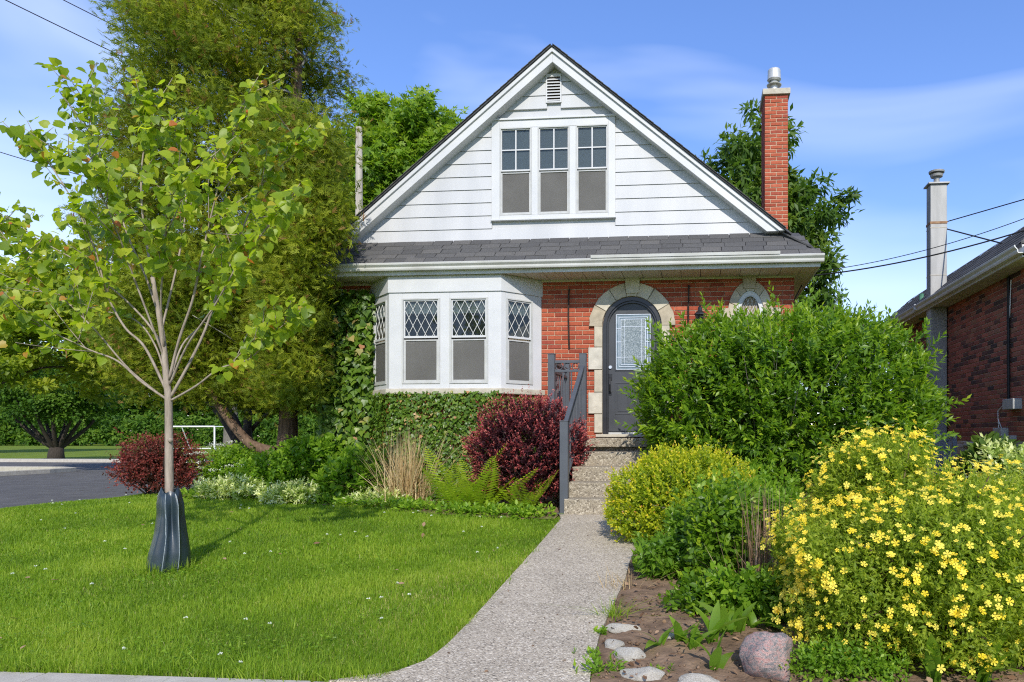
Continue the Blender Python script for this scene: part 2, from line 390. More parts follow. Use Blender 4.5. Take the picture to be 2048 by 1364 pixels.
M['galv'] = mk('galvanised_steel', (.46, .46, .44), (.60, .59, .56), 5, .45, .05, 30, .5, .45, stretch=(1, 1, .25))
M['flue'] = mk('weathered_flue_metal', (.22, .22, .21), (.36, .355, .34), 4, .5, .05, 30, .4, .15, stretch=(1.5, 1.5, .3))
M['rust'] = mk('rust_stain', (.20, .09, .04), (.34, .22, .12), 12, .8)
M['greenpipe'] = mk('green_copper_pipe', (.05, .17, .11), (.11, .26, .18), 14, .7)
M['greyplastic'] = mk('grey_plastic', (.30, .30, .29), (.38, .38, .36), 10, .5)
M['blackcable'] = mk('black_cable', (.012, .012, .013), (.02, .02, .02), 10, .6)
M['whitecable'] = mk('white_cable', (.60, .60, .58), (.70, .70, .68), 10, .5)
M['acunit'] = mk('blue_grey_enamel', (.20, .23, .28), (.25, .28, .33), 3, .5, 0, 1, .4)
M['soil'] = mk('garden_soil', (.10, .062, .038), (.27, .18, .115), 7, .95, 1.0, 45, detail=8)
M['boulder'] = None
M['bark_cedar'] = mk('cedar_bark', (.09, .055, .036), (.21, .14, .095), 10, .95, 1.0, 30, stretch=(3, 3, .35))
M['bark_dark'] = mk('dark_bark', (.028, .022, .018), (.06, .048, .038), 12, .95, 1.0, 30, stretch=(2, 2, .5))
M['bark_grey'] = mk('grey_bark', (.11, .10, .085), (.20, .18, .15), 12, .9, .8, 30, stretch=(2, 2, .5))
M['bark_sap'] = mk('smooth_pale_bark', (.21, .17, .13), (.36, .30, .24), 14, .8, .4, 50, stretch=(2, 2, .5))
M['twig'] = mk('silver_twig', (.22, .20, .18), (.36, .34, .31), 14, .85)
M['pole'] = mk('weathered_pole', (.28, .25, .20), (.40, .36, .30), 8, .9, .4, 40, stretch=(3, 3, .2))
M['straw'] = leaf_mat('dry_straw', [(0, (.30, .20, .09)), (.5, (.50, .37, .19)), (1, (.62, .50, .30))], .2, .7, .2, (1, .9, .6))
M['goalpaint'] = mk('white_goal_paint', (.78, .78, .78), (.82, .82, .82), 5, .4)
M['redplastic'] = mk('red_plastic', (.55, .03, .025), (.62, .05, .04), 6, .35, 0, 1, .5)
m_, n_, l_, b_ = new_mat('pink_granite'); M['boulder'] = m_
_t = n_.new('ShaderNodeTexCoord'); _mp = n_.new('ShaderNodeMapping'); _mp.inputs['Rotation'].default_value = (.3, .5, .4); _mp.inputs['Scale'].default_value = (1, 1, 2.4); l_.new(_t.outputs['Object'], _mp.inputs[0])
_n1 = n_.new('ShaderNodeTexNoise'); _n1.inputs['Scale'].default_value = 5; _n1.inputs['Detail'].default_value = 6; _n1.inputs['Distortion'].default_value = 1.2; l_.new(_mp.outputs[0], _n1.inputs['Vector'])
_n2 = n_.new('ShaderNodeTexNoise'); _n2.inputs['Scale'].default_value = 55; _n2.inputs['Detail'].default_value = 4; l_.new(_mp.outputs[0], _n2.inputs['Vector'])
_r1 = ramp(n_, [(.36, (.17, .165, .165)), (.47, (.30, .26, .245)), (.54, (.44, .30, .265)), (.66, (.38, .21, .19))]); l_.new(_n1.outputs['Fac'], _r1.inputs[0])
_r2 = ramp(n_, [(.38, (.22, .22, .24)), (.5, (.9, .9, .9)), (.64, (1.5, 1.45, 1.4))]); l_.new(_n2.outputs['Fac'], _r2.inputs[0])
_mm = n_.new('ShaderNodeMix'); _mm.data_type = 'RGBA'; _mm.blend_type = 'MULTIPLY'; _mm.inputs['Factor'].default_value = 1; l_.new(_r1.outputs[0], _mm.inputs['A']); l_.new(_r2.outputs[0], _mm.inputs['B']); l_.new(_mm.outputs['Result'], b_.inputs['Base Color'])
b_.inputs['Roughness'].default_value = .85; _b = n_.new('ShaderNodeBump'); _b.inputs['Strength'].default_value = .6; _b.inputs['Distance'].default_value = .01; l_.new(_n2.outputs['Fac'], _b.inputs['Height']); l_.new(_b.outputs[0], b_.inputs['Normal'])

# foliage
M['grass'] = leaf_mat('lawn_grass', [(0, (.10, .180, .012)), (.40, (.18, .285, .018)), (.78, (.30, .38, .040)), (.9, (.40, .38, .12)), (1, (.50, .43, .22))], .42, .5, .25)
M['l_sap'] = leaf_mat('heart_leaf', [(0, (.12, .19, .010)), (.5, (.24, .32, .016)), (.83, (.36, .40, .03)), (.90, (.38, .31, .035)), (.95, (.42, .18, .035)), (1, (.46, .14, .04))], .5, .42, .35)
M['l_cedar'] = leaf_mat('cedar_spray', [(0, (.085, .125, .012)), (.5, (.18, .225, .018)), (.86, (.30, .325, .028)), (.93, (.23, .15, .04)), (1, (.23, .11, .04))], .4, .6, .2)
M['l_maple'] = leaf_mat('maple_leaf', [(0, (.075, .155, .010)), (.5, (.145, .25, .016)), (1, (.26, .345, .025))], .42, .5, .3)
M['l_ash'] = leaf_mat('ash_leaf', [(0, (.045, .095, .012)), (.5, (.08, .145, .018)), (1, (.14, .20, .03))], .38, .5, .3)
M['l_locust'] = leaf_mat('locust_leaf', [(0, (.12, .18, .012)), (.5, (.21, .27, .018)), (1, (.31, .33, .03))], .45, .5, .3)
M['l_wood'] = leaf_mat('woodland_leaf', [(0, (.035, .085, .008)), (.5, (.065, .14, .012)), (1, (.13, .21, .02))], .35, .6, .2)
M['l_forsythia'] = leaf_mat('forsythia_leaf', [(0, (.07, .14, .012)), (.4, (.115, .215, .014)), (.75, (.21, .32, .018)), (1, (.37, .43, .030))], .42, .4, .4)
M['l_spirea'] = leaf_mat('golden_spirea_leaf', [(0, (.13, .21, .012)), (.35, (.28, .34, .016)), (.7, (.50, .48, .022)), (.86, (.62, .52, .035)), (.93, (.58, .32, .07)), (1, (.54, .20, .09))], .42, .5, .3)
M['l_potent'] = leaf_mat('potentilla_leaf', [(0, (.13, .20, .02)), (.5, (.25, .32, .03)), (1, (.38, .42, .05))], .48, .55, .3)
M['yellow'] = leaf_mat('yellow_petal', [(0, (.82, .62, .03)), (1, (.88, .74, .12))], .35, .5, .2, (1, .9, .5))
M['l_barb'] = leaf_mat('barberry_leaf', [(0, (.035, .013, .018)), (.3, (.09, .022, .028)), (.55, (.32, .055, .06)), (1, (.66, .23, .20))], .4, .5, .3, (1.1, .7, .6))
M['l_barb2'] = leaf_mat('red_green_barberry_leaf', [(0, (.06, .03, .016)), (.35, (.15, .04, .03)), (.65, (.30, .06, .052)), (.9, (.44, .14, .10)), (1, (.19, .20, .03))], .35, .5, .3, (1.1, .7, .6))
M['l_ivy'] = leaf_mat('ivy_leaf', [(0, (.05, .11, .012)), (.5, (.10, .18, .018)), (.85, (.19, .26, .03)), (.92, (.38, .33, .12)), (1, (.46, .20, .09))], .3, .4, .4)
M['l_garden'] = leaf_mat('garden_leaf', [(0, (.09, .18, .012)), (.5, (.175, .30, .022)), (1, (.32, .43, .04))], .45, .45, .35)
M['l_var'] = leaf_mat('variegated_leaf', [(0, (.16, .25, .03)), (.3, (.32, .40, .10)), (.6, (.60, .62, .28)), (1, (.80, .80, .52))], .35, .5, .3)
M['l_fern'] = leaf_mat('fern_frond', [(0, (.18, .27, .015)), (.5, (.28, .38, .025)), (1, (.38, .46, .04))], .5, .5, .25)
M['l_lily'] = leaf_mat('lily_leaf', [(0, (.075, .160, .014)), (.5, (.14, .25, .022)), (1, (.22, .32, .035))], .45, .35, .4)
M['l_dead'] = leaf_mat('dead_leaf', [(0, (.10, .055, .030)), (.5, (.22, .13, .075)), (1, (.40, .27, .17))], .15, .8, .1, (1, .8, .6))
M['whiteflower'] = leaf_mat('white_petal', [(0, (.60, .62, .52)), (1, (.80, .80, .74))], .3, .6, .2, (1, 1, .9))

# ================================================================== THE SETTING
def struct(o): o['kind'] = 'structure'; return o
# ground: one sheet out to the horizon
xs = np.concatenate([[-900, -400, -200, -120, -80, -60, -45, -35, -28, -24, -20, -17, -15, -13], np.arange(-12, 8.01, .25), [9, 10.5, 12, 15, 20, 30, 45, 80, 200, 400, 900]])
ys = np.concatenate([[-900, -400, -150, -60, -30, -15, -8, -4, -1, 1], np.arange(2, 16.01, .25), [17, 18, 20, 22, 24, 26, 28, 30, 34, 40, 60, 90, 150, 300, 600, 900, 1500]])
XX, YY = np.meshgrid(xs, ys); ZZ = gz(XX, YY)
nx, ny = len(xs), len(ys)
ii = np.arange(nx*ny).reshape(ny, nx)
Fq = np.stack([ii[:-1, :-1], ii[:-1, 1:], ii[1:, 1:], ii[1:, :-1]], -1).reshape(-1, 4)
m_, n_, l_, b_ = new_mat('grass_ground'); M['ground'] = m_
_t = n_.new('ShaderNodeTexCoord'); _n = n_.new('ShaderNodeTexNoise'); _n.inputs['Scale'].default_value = .9; _n.inputs['Detail'].default_value = 8; l_.new(_t.outputs['Object'], _n.inputs['Vector'])
_n2 = n_.new('ShaderNodeTexNoise'); _n2.inputs['Scale'].default_value = 30; _n2.inputs['Detail'].default_value = 6; l_.new(_t.outputs['Object'], _n2.inputs['Vector'])
_mx = n_.new('ShaderNodeMix'); _mx.inputs['Factor'].default_value = .5; l_.new(_n.outputs['Fac'], _mx.inputs['A']); l_.new(_n2.outputs['Fac'], _mx.inputs['B'])
_r = ramp(n_, [(.30, (.065, .105, .014)), (.5, (.14, .20, .022)), (.7, (.235, .265, .05))]); l_.new(_mx.outputs['Result'], _r.inputs[0]); l_.new(_r.outputs[0], b_.inputs['Base Color']); b_.inputs['Roughness'].default_value = .95; b_.inputs['Specular IOR Level'].default_value = .1
_bp = n_.new('ShaderNodeBump'); _bp.inputs['Strength'].default_value = .8; _bp.inputs['Distance'].default_value = .04; l_.new(_n2.outputs['Fac'], _bp.inputs['Height']); l_.new(_bp.outputs[0], b_.inputs['Normal'])
struct(link('ground', np_mesh('ground', np.stack([XX, YY, ZZ], -1).reshape(-1, 3), Fq, smooth=True), M['ground']))

def sheet(name, poly, mat, dz, n=40, kind='structure'):
    """a flat-ish sheet over the ground: polygon (x, y) cut into rows that follow the ground"""
    poly = np.array(poly); y0, y1 = poly[:, 1].min(), poly[:, 1].max()
    V, Fs = [], []
    k = 9
    for yy in np.linspace(y0+1e-4, y1-1e-4, n):
        xsx = []
        for i in range(len(poly)):
            (xa, ya), (xb, yb) = poly[i], poly[(i+1) % len(poly)]
            if (ya-yy)*(yb-yy) < 0: xsx.append(xa+(xb-xa)*(yy-ya)/(yb-ya))
        xa, xb = min(xsx), max(xsx)
        for t in np.linspace(0, 1, k):
            x = xa+(xb-xa)*t; V.append((x, yy, gzf(x, yy)+dz))
    for i in range(n-1):
        for j in range(k-1):
            a = i*k+j; Fs.append((a, a+1, a+k+1, a+k))
    o = link(name, np_mesh(name, np.array(V), np.array(Fs), smooth=True), mat); o['kind'] = kind
    return o
# walkway of exposed aggregate, from the public pavement to the steps
WL = [(-1.66, 8.34)]+[tuple(G(*p))[:2] for p in ((1122, 1042), (1085, 1087), (1000, 1182), (940, 1250), (892, 1300), (852, 1330), (760, 1364))]
WR = [(-.45, 8.34), (-.55, 7.4), (-.50, 6.6)]+[tuple(G(*p))[:2] for p in ((1262, 1120), (1250, 1165), (1222, 1225), (1198, 1280), (1180, 1364))]
walk_poly = [(WL[-1][0]-.25, 3.5)]+WL[::-1]+WR+[(WR[-1][0]+.02, 3.5)]
def slab(name, rows, mat, thick, parent=None):
    V, Fs = [], []
    for (x0, x1, y, z) in rows:
        V += [(x0, y, z), (x1, y, z), (x0, y, z-thick), (x1, y, z-thick)]
    for i in range(len(rows)-1):
        a, b = 4*i, 4*i+4
        Fs += [(a, a+1, b+1, b), (a+2, b+2, b+3, a+3), (a, b, b+2, a+2), (a+1, a+3, b+3, b+1)]
    Fs += [(0, 2, 3, 1), (len(V)-4, len(V)-3, len(V)-1, len(V)-2)]
    me = bpy.data.meshes.new(name); me.from_pydata(V, [], Fs); me.update(); return link(name, me, mat, parent)
def interp_poly(pts, y):
    p = sorted(pts, key=lambda q: q[1]); return float(np.interp(y, [q[1] for q in p], [q[0] for q in p]))
def walkL(y): return interp_poly(WL+[(WL[-1][0]-.25, 3.5)], y)
def walkR(y): return interp_poly(WR+[(WR[-1][0]+.02, 3.5)], y)
struct(slab('walkway', [(walkL(y), walkR(y), y, gzf(-1.2, y)+.028) for y in np.linspace(3.5, 8.34, 34)], M['agg'], .12))
# public pavement along the street, in slabs with joints
side = struct(link('pavement', MB().box(-30, 20, 1.7, 3.487, -.14, .008).mesh('pavement'), M['dmortar']))
x = -14.0; k = 0
while x < 8:
    MB().box(x+.006, x+1.494, 1.706, 3.495, -.12, .024+.003*(k % 2)).build('slab', M['concrete'], side, bevel=.008); x += 1.5; k += 1
# side street and its kerbs
RX = -10.75
road_poly = [(RX, 4.0), (RX, 17.0), (RX+.6, 19.5), (RX+2.2, 21.5), (RX+5, 22.3), (14, 22.6), (14, 29.2), (-60, 29.2), (-60, 22.0), (-21.5, 22.0), (-20.4, 20.9), (-20.2, 4.0)]
def flat_poly(name, poly, z, mat):
    me = bpy.data.meshes.new(name); me.from_pydata([(x, y, z) for x, y in poly], [], [tuple(range(len(poly)))]); me.update()
    return link(name, me, mat)
struct(flat_poly('road', road_poly[::-1], .152, M['asphalt']))
def kerb(name, path, wd=.16, h=.13, z=.15):
    mb = MB(); path = [Vector((*p, 0)) for p in path]; n = len(path); V = []
    for i, p in enumerate(path):
        t = (path[min(i+1, n-1)]-path[max(i-1, 0)]).normalized(); s = Vector((t.y, -t.x, 0))*wd/2
        V += [p-s+Vector((0, 0, z-.1)), p-s+Vector((0, 0, z+h)), p+s+Vector((0, 0, z+h)), p+s+Vector((0, 0, z-.1))]
    Fs = []
    for i in range(n-1):
        for j in range(4): Fs.append((4*i+j, 4*i+(j+1) % 4, 4*i+4+(j+1) % 4, 4*i+4+j))
    mb.add(V, Fs); return struct(mb.build(name, M['concrete'], bevel=.012))
kerb('kerb', [(-60, 29.3), (14, 29.3)], .9)
kerb('kerb', [(-60, 21.9), (-21.5, 21.9), (-20.5, 21.3), (-20.3, 20.2), (-20.3, 4)], .3)
# the grass verge beyond that kerb and the park field lie on the ground sheet; the house plot stands a little above the road

# flower bed soil
bedL = [tuple(G(*p))[:2] for p in ((250, 990), (400, 1003), (600, 1004), (700, 1017), (800, 1024), (900, 1033), (1000, 1038), (1112, 1042))]
def bed_front(xv): return float(np.interp(xv, [p[0] for p in bedL], [p[1] for p in bedL]))
def soil_patch(name, xfun, y0, y1, mat, n=60, k=40):
    V, Fs = [], []
    for yy in np.linspace(y0, y1, n):
        xa, xb = xfun(yy)
        for x in np.linspace(xa, xb, k):
            V.append((x, yy, gzf(x, yy)+.014))
    V = np.array(V); V[:, 2] += .016*np.sin(V[:, 0]*23+np.sin(V[:, 1]*17)*2)*np.sin(V[:, 1]*19)+rng.uniform(0, .012, len(V))
    for i in range(n-1):
        for j in range(k-1):
            a = i*k+j; Fs.append((a, a+1, a+k+1, a+k))
    return struct(link(name, np_mesh(name, V, np.array(Fs), smooth=True), mat))
soil_patch('flower_bed', lambda y: (walkR(y)+.005, 4.3) if y < 8.34 else (-.44, 4.3), 3.52, 10.66, M['soil'], 120, 60)
V, Fs = [], []
xsb = np.linspace(-9.2, -1.67, 70)
for t in np.linspace(0, 1, 24):
    for x in xsb:
        ya = bed_front(x); yb = 11.2 if x < -5.9 else 10.66
        y = ya+(yb-ya)*t; V.append((x, y, gzf(x, y)+.012+random.uniform(0, .012)))
for i in range(23):
    for j in range(69):
        a = i*70+j; Fs.append((a, a+1, a+71, a+70))
struct(link('flower_bed', np_mesh('flower_bed', np.array(V), np.array(Fs), smooth=True), M['soil']))

# ================================================================== THE HOUSE
YW = 10.70                       # brick face
XL, XR = -5.80, 1.46
GZ0 = .30                        # foot of the wall
house = thing('brick_house', 'one and a half storey red brick house with white gable, bay window and arched door', 'house', (-2.17, YW, GZ0))
ZS = 3.72                        # soffit height
YG = 10.66                       # face of the gable siding backing
APX = PX(1105, 10.48); ZAP = PZ(1105, 96, 10.48)        # ridge
# mortar backing wall with the arched door opening
DXc = PX(1264, YW); DW = (PX(1322, YW)-PX(1205, YW))/2; DZ0 = PZ(1264, 863, YW); DZT = PZ(1264, 594, YW); DSP = DZT-DW
YB = YW+.012
arc = [(DXc+DW*math.cos(a), DSP+DW*math.sin(a)) for a in np.linspace(math.pi, 0, 17)]
mb = MB()
mb.box(XL+.01, DXc-DW, YB, YB+.25, GZ0-.3, 4.30); mb.box(DXc+DW, XR-.01, YB, YB+.25, GZ0-.3, 4.30)
poly = [(DXc-DW, YB, 4.30)]+[(x, YB, z) for x, z in arc]+[(DXc+DW, YB, 4.30)]
mb.prism(poly[::-1], (0, .25, 0))
mb.box(DXc-DW, DXc+DW, YB, YB+.25, GZ0-.3, DZ0-.07)
mb.box(XL+.01, XL+.26, YB+.25, 20, GZ0-.3, 4.0); mb.box(XR-.26, XR-.01, YB+.25, 20, GZ0-.3, 4.0); mb.box(XL+.01, XR-.01, 19.75, 20, GZ0-.3, 4.0)
mb.build('wall', M['mortar'], house)
MB().box(XL+.3, XR-.3, YB+.9, 19.7, GZ0-.3, 4.0).build('interior', M['dark'], house)
MB().box(DXc-DW-.02, DXc+DW+.02, YB+.26, YB+.3, DZ0-.05, DZT+.02).build('interior', M['dark'], house)

def brick_mesh(name, L_, h, d, ch=.004):
    """brick lying along x, face towards -y at y=0, body behind; front edges chamfered"""
    hx, hz = L_/2, h/2
    mb = MB().add([(-hx+ch, 0, -hz+ch), (hx-ch, 0, -hz+ch), (hx-ch, 0, hz-ch), (-hx+ch, 0, hz-ch),
                   (-hx, ch, -hz), (hx, ch, -hz), (hx, ch, hz), (-hx, ch, hz), (-hx, d, -hz), (hx, d, -hz), (hx, d, hz), (-hx, d, hz)],
                  [(0, 1, 2, 3), (0, 4, 5, 1), (1, 5, 6, 2), (2, 6, 7, 3), (3, 7, 4, 0), (4, 8, 9, 5), (5, 9, 10, 6), (6, 10, 11, 7), (7, 11, 8, 4)])
    return mb.mesh(name)
BM_, BC = .218, .0706            # brick length and course modules
OVX, OVZ = PX(1500, YW), PZ(1500, 628, YW)
BXL, BXR = PX(743, YW), PX(1083, YW)     # where the bay meets the wall
def blocked(x, z):
    if z > DSP and (x-DXc)**2+(z-DSP)**2 < (DW+.12)**2: return True
    if z <= DSP and z > DZ0-.10 and abs(x-DXc) < DW+.065: return True
    if ((x-OVX)/.24)**2+((z-OVZ)/.36)**2 < 1: return True
    if BXL+.02 < x < BXR-.03 and z > 1.95: return True
    return False
cache = {}
singles, joined = [], []
nc = int((ZS-GZ0+.2)/BC)
ztop = ZS-.005
for c_ in range(nc+2):
    z = ztop-BC*(c_+.5)
    if z < GZ0-.1: break
    x = XL-(BM_/2 if c_ % 2 else 0)
    while x < XR:
        a, b = max(x, XL)+.005, min(x+BM_, XR)-.005
        if c_ % 2 == 1 and random.random() < .04: pass
        # trim against the door surround below the spring
        if DZ0-.07 < z <= DSP:
            if a < DXc-DW-.07 < b: b = DXc-DW-.07
            if a < DXc+DW+.07 < b: a = DXc+DW+.07
        if z > 1.95:
            if a < BXL < b: b = BXL
            if a < BXR < b: a = BXR
        L_ = b-a; xc = (a+b)/2
        if L_ > .03 and not blocked(xc, z): (singles if True else joined).append((xc, z, L_))
        x += BM_
def proj(p):
    d = Vector(p)-Vector((0, 0, CAMZ)); fwd = -SN*d.x+CS*d.y; rt = CS*d.x+SN*d.y
    return CX+F_PX*rt/fwd, CY-F_PX*d.z/fwd
def front_seen(xc, z):
    px, py = proj((xc, YW, z))
    if px > 1090 and py < 590+max(0, (px-1590))*0: return True
    if 1085 < px < 1205 and py < 860: return True
    if 1322 < px < 1345 and py < 680: return True
    if px >= 1345 and py < 640-(px-1345)*.15: return True
    return False
vis = [s for s in singles if front_seen(s[0], s[1])]
rest = [s for s in singles if not front_seen(s[0], s[1])]
random.shuffle(vis)
vis.sort(key=lambda s: -s[2]); rest += vis[300:]; vis = vis[:300]
for (xc, z, L_) in vis:
    key = round(L_/.005)*.005
    if key not in cache: cache[key] = brick_mesh('brick', key, BC-.0115, .05)
    o = link('brick', cache[key], M['brick'], house)
    o.location = (xc, YW+random.uniform(-.0015, .002), z); o.rotation_euler = (random.uniform(-.01, .01), random.uniform(-.006, .006), 0)
def join_bricks(name, items, mat, parent, h, frame):
    V, Fs = [], []
    for (u, z, L_) in items:
        me = brick_mesh('tmp', L_, h, .04); b = len(V)
        for v in me.vertices: V.append(frame(v.co.x+u, v.co.y+random.uniform(0, .0005), v.co.z+z))
        for p in me.polygons: Fs.append(tuple(b+i for i in p.vertices))
        bpy.data.meshes.remove(me)
    me = bpy.data.meshes.new(name); me.from_pydata(V, [], Fs); me.update()
    o = link(name, me, mat, parent); o['kind'] = 'stuff'; return o
join_bricks('brickwork', rest, M['brick_j'], house, BC-.0115, lambda x, y, z: (x, YW+.001+y, z))
# bricks on the visible side walls as coarse courses
mb = MB()
for c_ in range(nc+1):
    z = ztop-BC*(c_+.5)
    if z < GZ0: break
    y = YW+.06+(BM_/2 if c_ % 2 else 0)
    while y < 19.8:
        mb.box(XR-.012, XR, y+.006, y+BM_-.006, z-.0295, z+.0295); mb.box(XL, XL+.012, y+.006, y+BM_-.006, z-.0295, z+.0295); y += BM_
o = mb.build('side_brickwork', M['brick_j'], house); o['kind'] = 'stuff'

# stone surround of the door: voussoirs, keystone and quoins, each stone on its own
def stone_prism(poly, y0, y1, jit=.004):
    mb = MB(); n = len(poly)
    cxm = sum(p[0] for p in poly)/n; czm = sum(p[1] for p in poly)/n
    fr = [(cxm+(x-cxm)*.94, y0+random.uniform(-jit, jit), czm+(z-czm)*.94) for x, z in poly]
    ed = [(cxm+(x-cxm)*.985, y0+.012, czm+(z-czm)*.985) for x, z in poly]; bk = [(x, y1, z) for x, z in [(cxm+(x-cxm)*.985, czm+(z-czm)*.985) for x, z in poly]]
    mb.add(fr+ed+bk, [tuple(range(n))]+[(i, n+i, n+(i+1) % n, (i+1) % n) for i in range(n)]+[(n+i, 2*n+i, 2*n+(i+1) % n, n+(i+1) % n) for i in range(n)])
    mb.f = [tuple(reversed(q)) for q in mb.f]
    return mb
R1 = DW+.004; R2 = (PX(1350, YW)-PX(1177, YW))/2
angs = [0, .42, .86, 1.25, math.pi-1.25, math.pi-.86, math.pi-.42, math.pi]
angs = [0, .52, 1.02, 1.40, math.pi-1.40, math.pi-1.02, math.pi-.52, math.pi]
for a0, a1 in zip(angs[:-1], angs[1:]):
    key = abs((a0+a1)/2-math.pi/2) < .05
    r2 = R2 if not key else R2+.0
    t = np.linspace(a0, a1, 7)
    poly = [(DXc+R1*math.cos(a), DSP+R1*math.sin(a)) for a in t]+[(DXc+r2*math.cos(a)*random.uniform(.985, 1.01), DSP+r2*math.sin(a)) for a in t[::-1]]
    stone_prism(poly, YW-.045, YW+.06).build('stone', M['stone'], house)
kx0, kx1, kz0, kz1 = PX(1250, YW), PX(1281, YW), DSP+R1+.04, PZ(1265, 553, YW)
stone_prism([(kx0+.02, kz0), (kx1-.02, kz0), (kx1, kz1), (kx0, kz1)], YW-.07, YW+.05).build('keystone', M['stone'], house)
zq = [PZ(1197, y, YW) for y in (649, 695, 740, 785, 828, 866)]
xo1, xo2 = DXc-PX(1177, YW), DXc-PX(1189, YW)
for i in range(5):
    xo = xo1 if i % 2 else xo2
    for s in (-1, 1):
        xa, xb = DXc+s*xo, DXc+s*R1
        stone_prism([(min(xa, xb), zq[i+1]), (max(xa, xb), zq[i+1]), (max(xa, xb), zq[i]), (min(xa, xb), zq[i])], YW-.035-(.006 if i % 2 else 0), YW+.06).build('stone', M['stone'], house)
# door frame and door
arcp = lambda r, n=19: [(DXc+r*math.cos(a), DSP+r*math.sin(a)) for a in np.linspace(math.pi, 0, n)]
def arch_ring(r0, r1, y0, y1, zb):
    o = [(DXc-r1, zb)]+arcp(r1)+[(DXc+r1, zb)]; i = [(DXc-r0, zb)]+arcp(r0)+[(DXc+r0, zb)]; n = len(o)
    V = [(x, y0, z) for x, z in o]+[(x, y0, z) for x, z in i]+[(x, y1, z) for x, z in o]+[(x, y1, z) for x, z in i]
    Fs = []
    for k in range(n-1):
        Fs += [(k, n+k, n+k+1, k+1), (2*n+k, 2*n+k+1, 3*n+k+1, 3*n+k), (k, k+1, 2*n+k+1, 2*n+k), (n+k, 3*n+k, 3*n+k+1, n+k+1)]
    return MB().add(V, Fs)
door = arch_ring(DW-.055, DW-.001, YW-.012, YW+.12, DZ0-.04).build('door_frame', M['black'], house)
arch_ring(DW-.085, DW-.052, YW+.018, YW+.12, DZ0-.04).build('moulding', M['black'], door)
r_s = DW-.083
slabp = [(DXc-r_s, DZ0)]+arcp(r_s)+[(DXc+r_s, DZ0)]
door = MB().prism([(x, YW+.055, z) for x, z in slabp], (0, .045, 0)).build('door', M['charcoal'], house)
gx0, gx1 = PX(1232, YW), PX(1300, YW); gz0_, gz1_ = PZ(1264, 738, YW), PZ(1264, 628, YW)
gx1 = 2*DXc-gx0 if gx1 < DXc else gx1
MB().box(gx0, gx1, YW+.048, YW+.054, gz0_, gz1_).build('border_glass', M['clearbevel'], door)
ins = .052
MB().box(gx0+ins*1.4, gx1-ins*1.4, YW+.044, YW+.047, gz0_+ins*1.9, gz1_-ins*1.6).build('textured_glass', M['obscure'], door)
mb = MB()
def came(x0, x1, z0, z1): mb.box(x0, x1, YW+.037, YW+.0475, z0, z1)
w_ = .0045
for k_ in (0, .8, 1.4):
    d_ = ins*k_
    came(gx0+d_-w_, gx0+d_+w_, gz0_+d_, gz1_-d_); came(gx1-d_-w_, gx1-d_+w_, gz0_+d_, gz1_-d_)
    mb.box(gx0+d_, gx1-d_, YW+.0375, YW+.047, gz0_+d_-w_, gz0_+d_+w_); mb.box(gx0+d_, gx1-d_, YW+.0375, YW+.047, gz1_-d_-w_, gz1_-d_+w_)
for t in (.25, .75):
    came(gx0+(gx1-gx0)*t-w_*.7, gx0+(gx1-gx0)*t+w_*.7, gz0_+ins*1.4, gz1_-ins*1.4)
for t in (.22, .5, .74):
    zz = gz0_+(gz1_-gz0_)*t
    mb.box(gx0, gx0+ins*1.4, YW+.038, YW+.0466, zz-w_, zz+w_); mb.box(gx1-ins*1.4, gx1, YW+.038, YW+.0466, zz-w_, zz+w_)
for t in (.22, .78):
    zz = gz0_+(gz1_-gz0_)*t; mb.box(gx0+ins*1.4, gx1-ins*1.4, YW+.0385, YW+.0462, zz-w_*.7, zz+w_*.7)
mb.build('leading', M['nickel'], door)
mb = MB(); g_ = .022
for (a, b, c, d) in ((gx0-g_, gx0-.002, gz0_-g_, gz1_+g_), (gx1+.002, gx1+g_, gz0_-g_, gz1_+g_)): mb.box(a, b, YW+.040, YW+.058, c, d)
mb.box(gx0-.002, gx1+.002, YW+.041, YW+.058, gz0_-g_, gz0_-.002); mb.box(gx0-.002, gx1+.002, YW+.041, YW+.058, gz1_+.002, gz1_+g_)
mb.build('glazing_bead', M['charcoal'], door, bevel=.004)
pz0, pz1 = PZ(1264, 829, YW), PZ(1264, 764, YW)
for (a, b) in ((PX(1229, YW), DXc-.035), (DXc+.035, 2*DXc-PX(1229, YW))):
    mb = MB()
    mb.box(a, b, YW+.049, YW+.056, pz0, pz0+.02); mb.box(a, b, YW+.049, YW+.056, pz1-.02, pz1); mb.box(a, a+.02, YW+.0492, YW+.056, pz0+.02, pz1-.02); mb.box(b-.02, b, YW+.0492, YW+.056, pz0+.02, pz1-.02)
    mb.box(a+.045, b-.045, YW+.046, YW+.056, pz0+.045, pz1-.045)
    mb.build('raised_panel', M['charcoal'], door, bevel=.006)
hx = PX(1220, YW)
mb = MB(); zc = PZ(1220, 734, YW)
mb.add([(hx+.031*math.cos(a), YW+.055, zc+.031*math.sin(a)) for a in np.linspace(0, 2*math.pi, 16, endpoint=False)]+[(hx+.024*math.cos(a), YW+.03, zc+.024*math.sin(a)) for a in np.linspace(0, 2*math.pi, 16, endpoint=False)], [tuple(range(16, 32))]+[(i, (i+1) % 16, 16+(i+1) % 16, 16+i) for i in range(16)])
mb.build('deadbolt', M['nickel'], door)
mb = MB(); z1, z0 = PZ(1220, 747, YW), PZ(1220, 790, YW)
mb.box(hx-.026, hx+.026, YW+.045, YW+.056, z1-.1, z1); mb.box(hx-.02, hx+.02, YW+.045, YW+.056, z0, z0+.05)
mb.tube([(hx, YW+.046, z0+.03), (hx, YW+.0, z0+.06), (hx, YW-.012, (z0+z1)/2), (hx, YW+.0, z1-.08), (hx, YW+.046, z1-.055)], [.010, .012, .014, .012, .010], 8)
mb.build('handle', M['black'], door, bevel=.003)
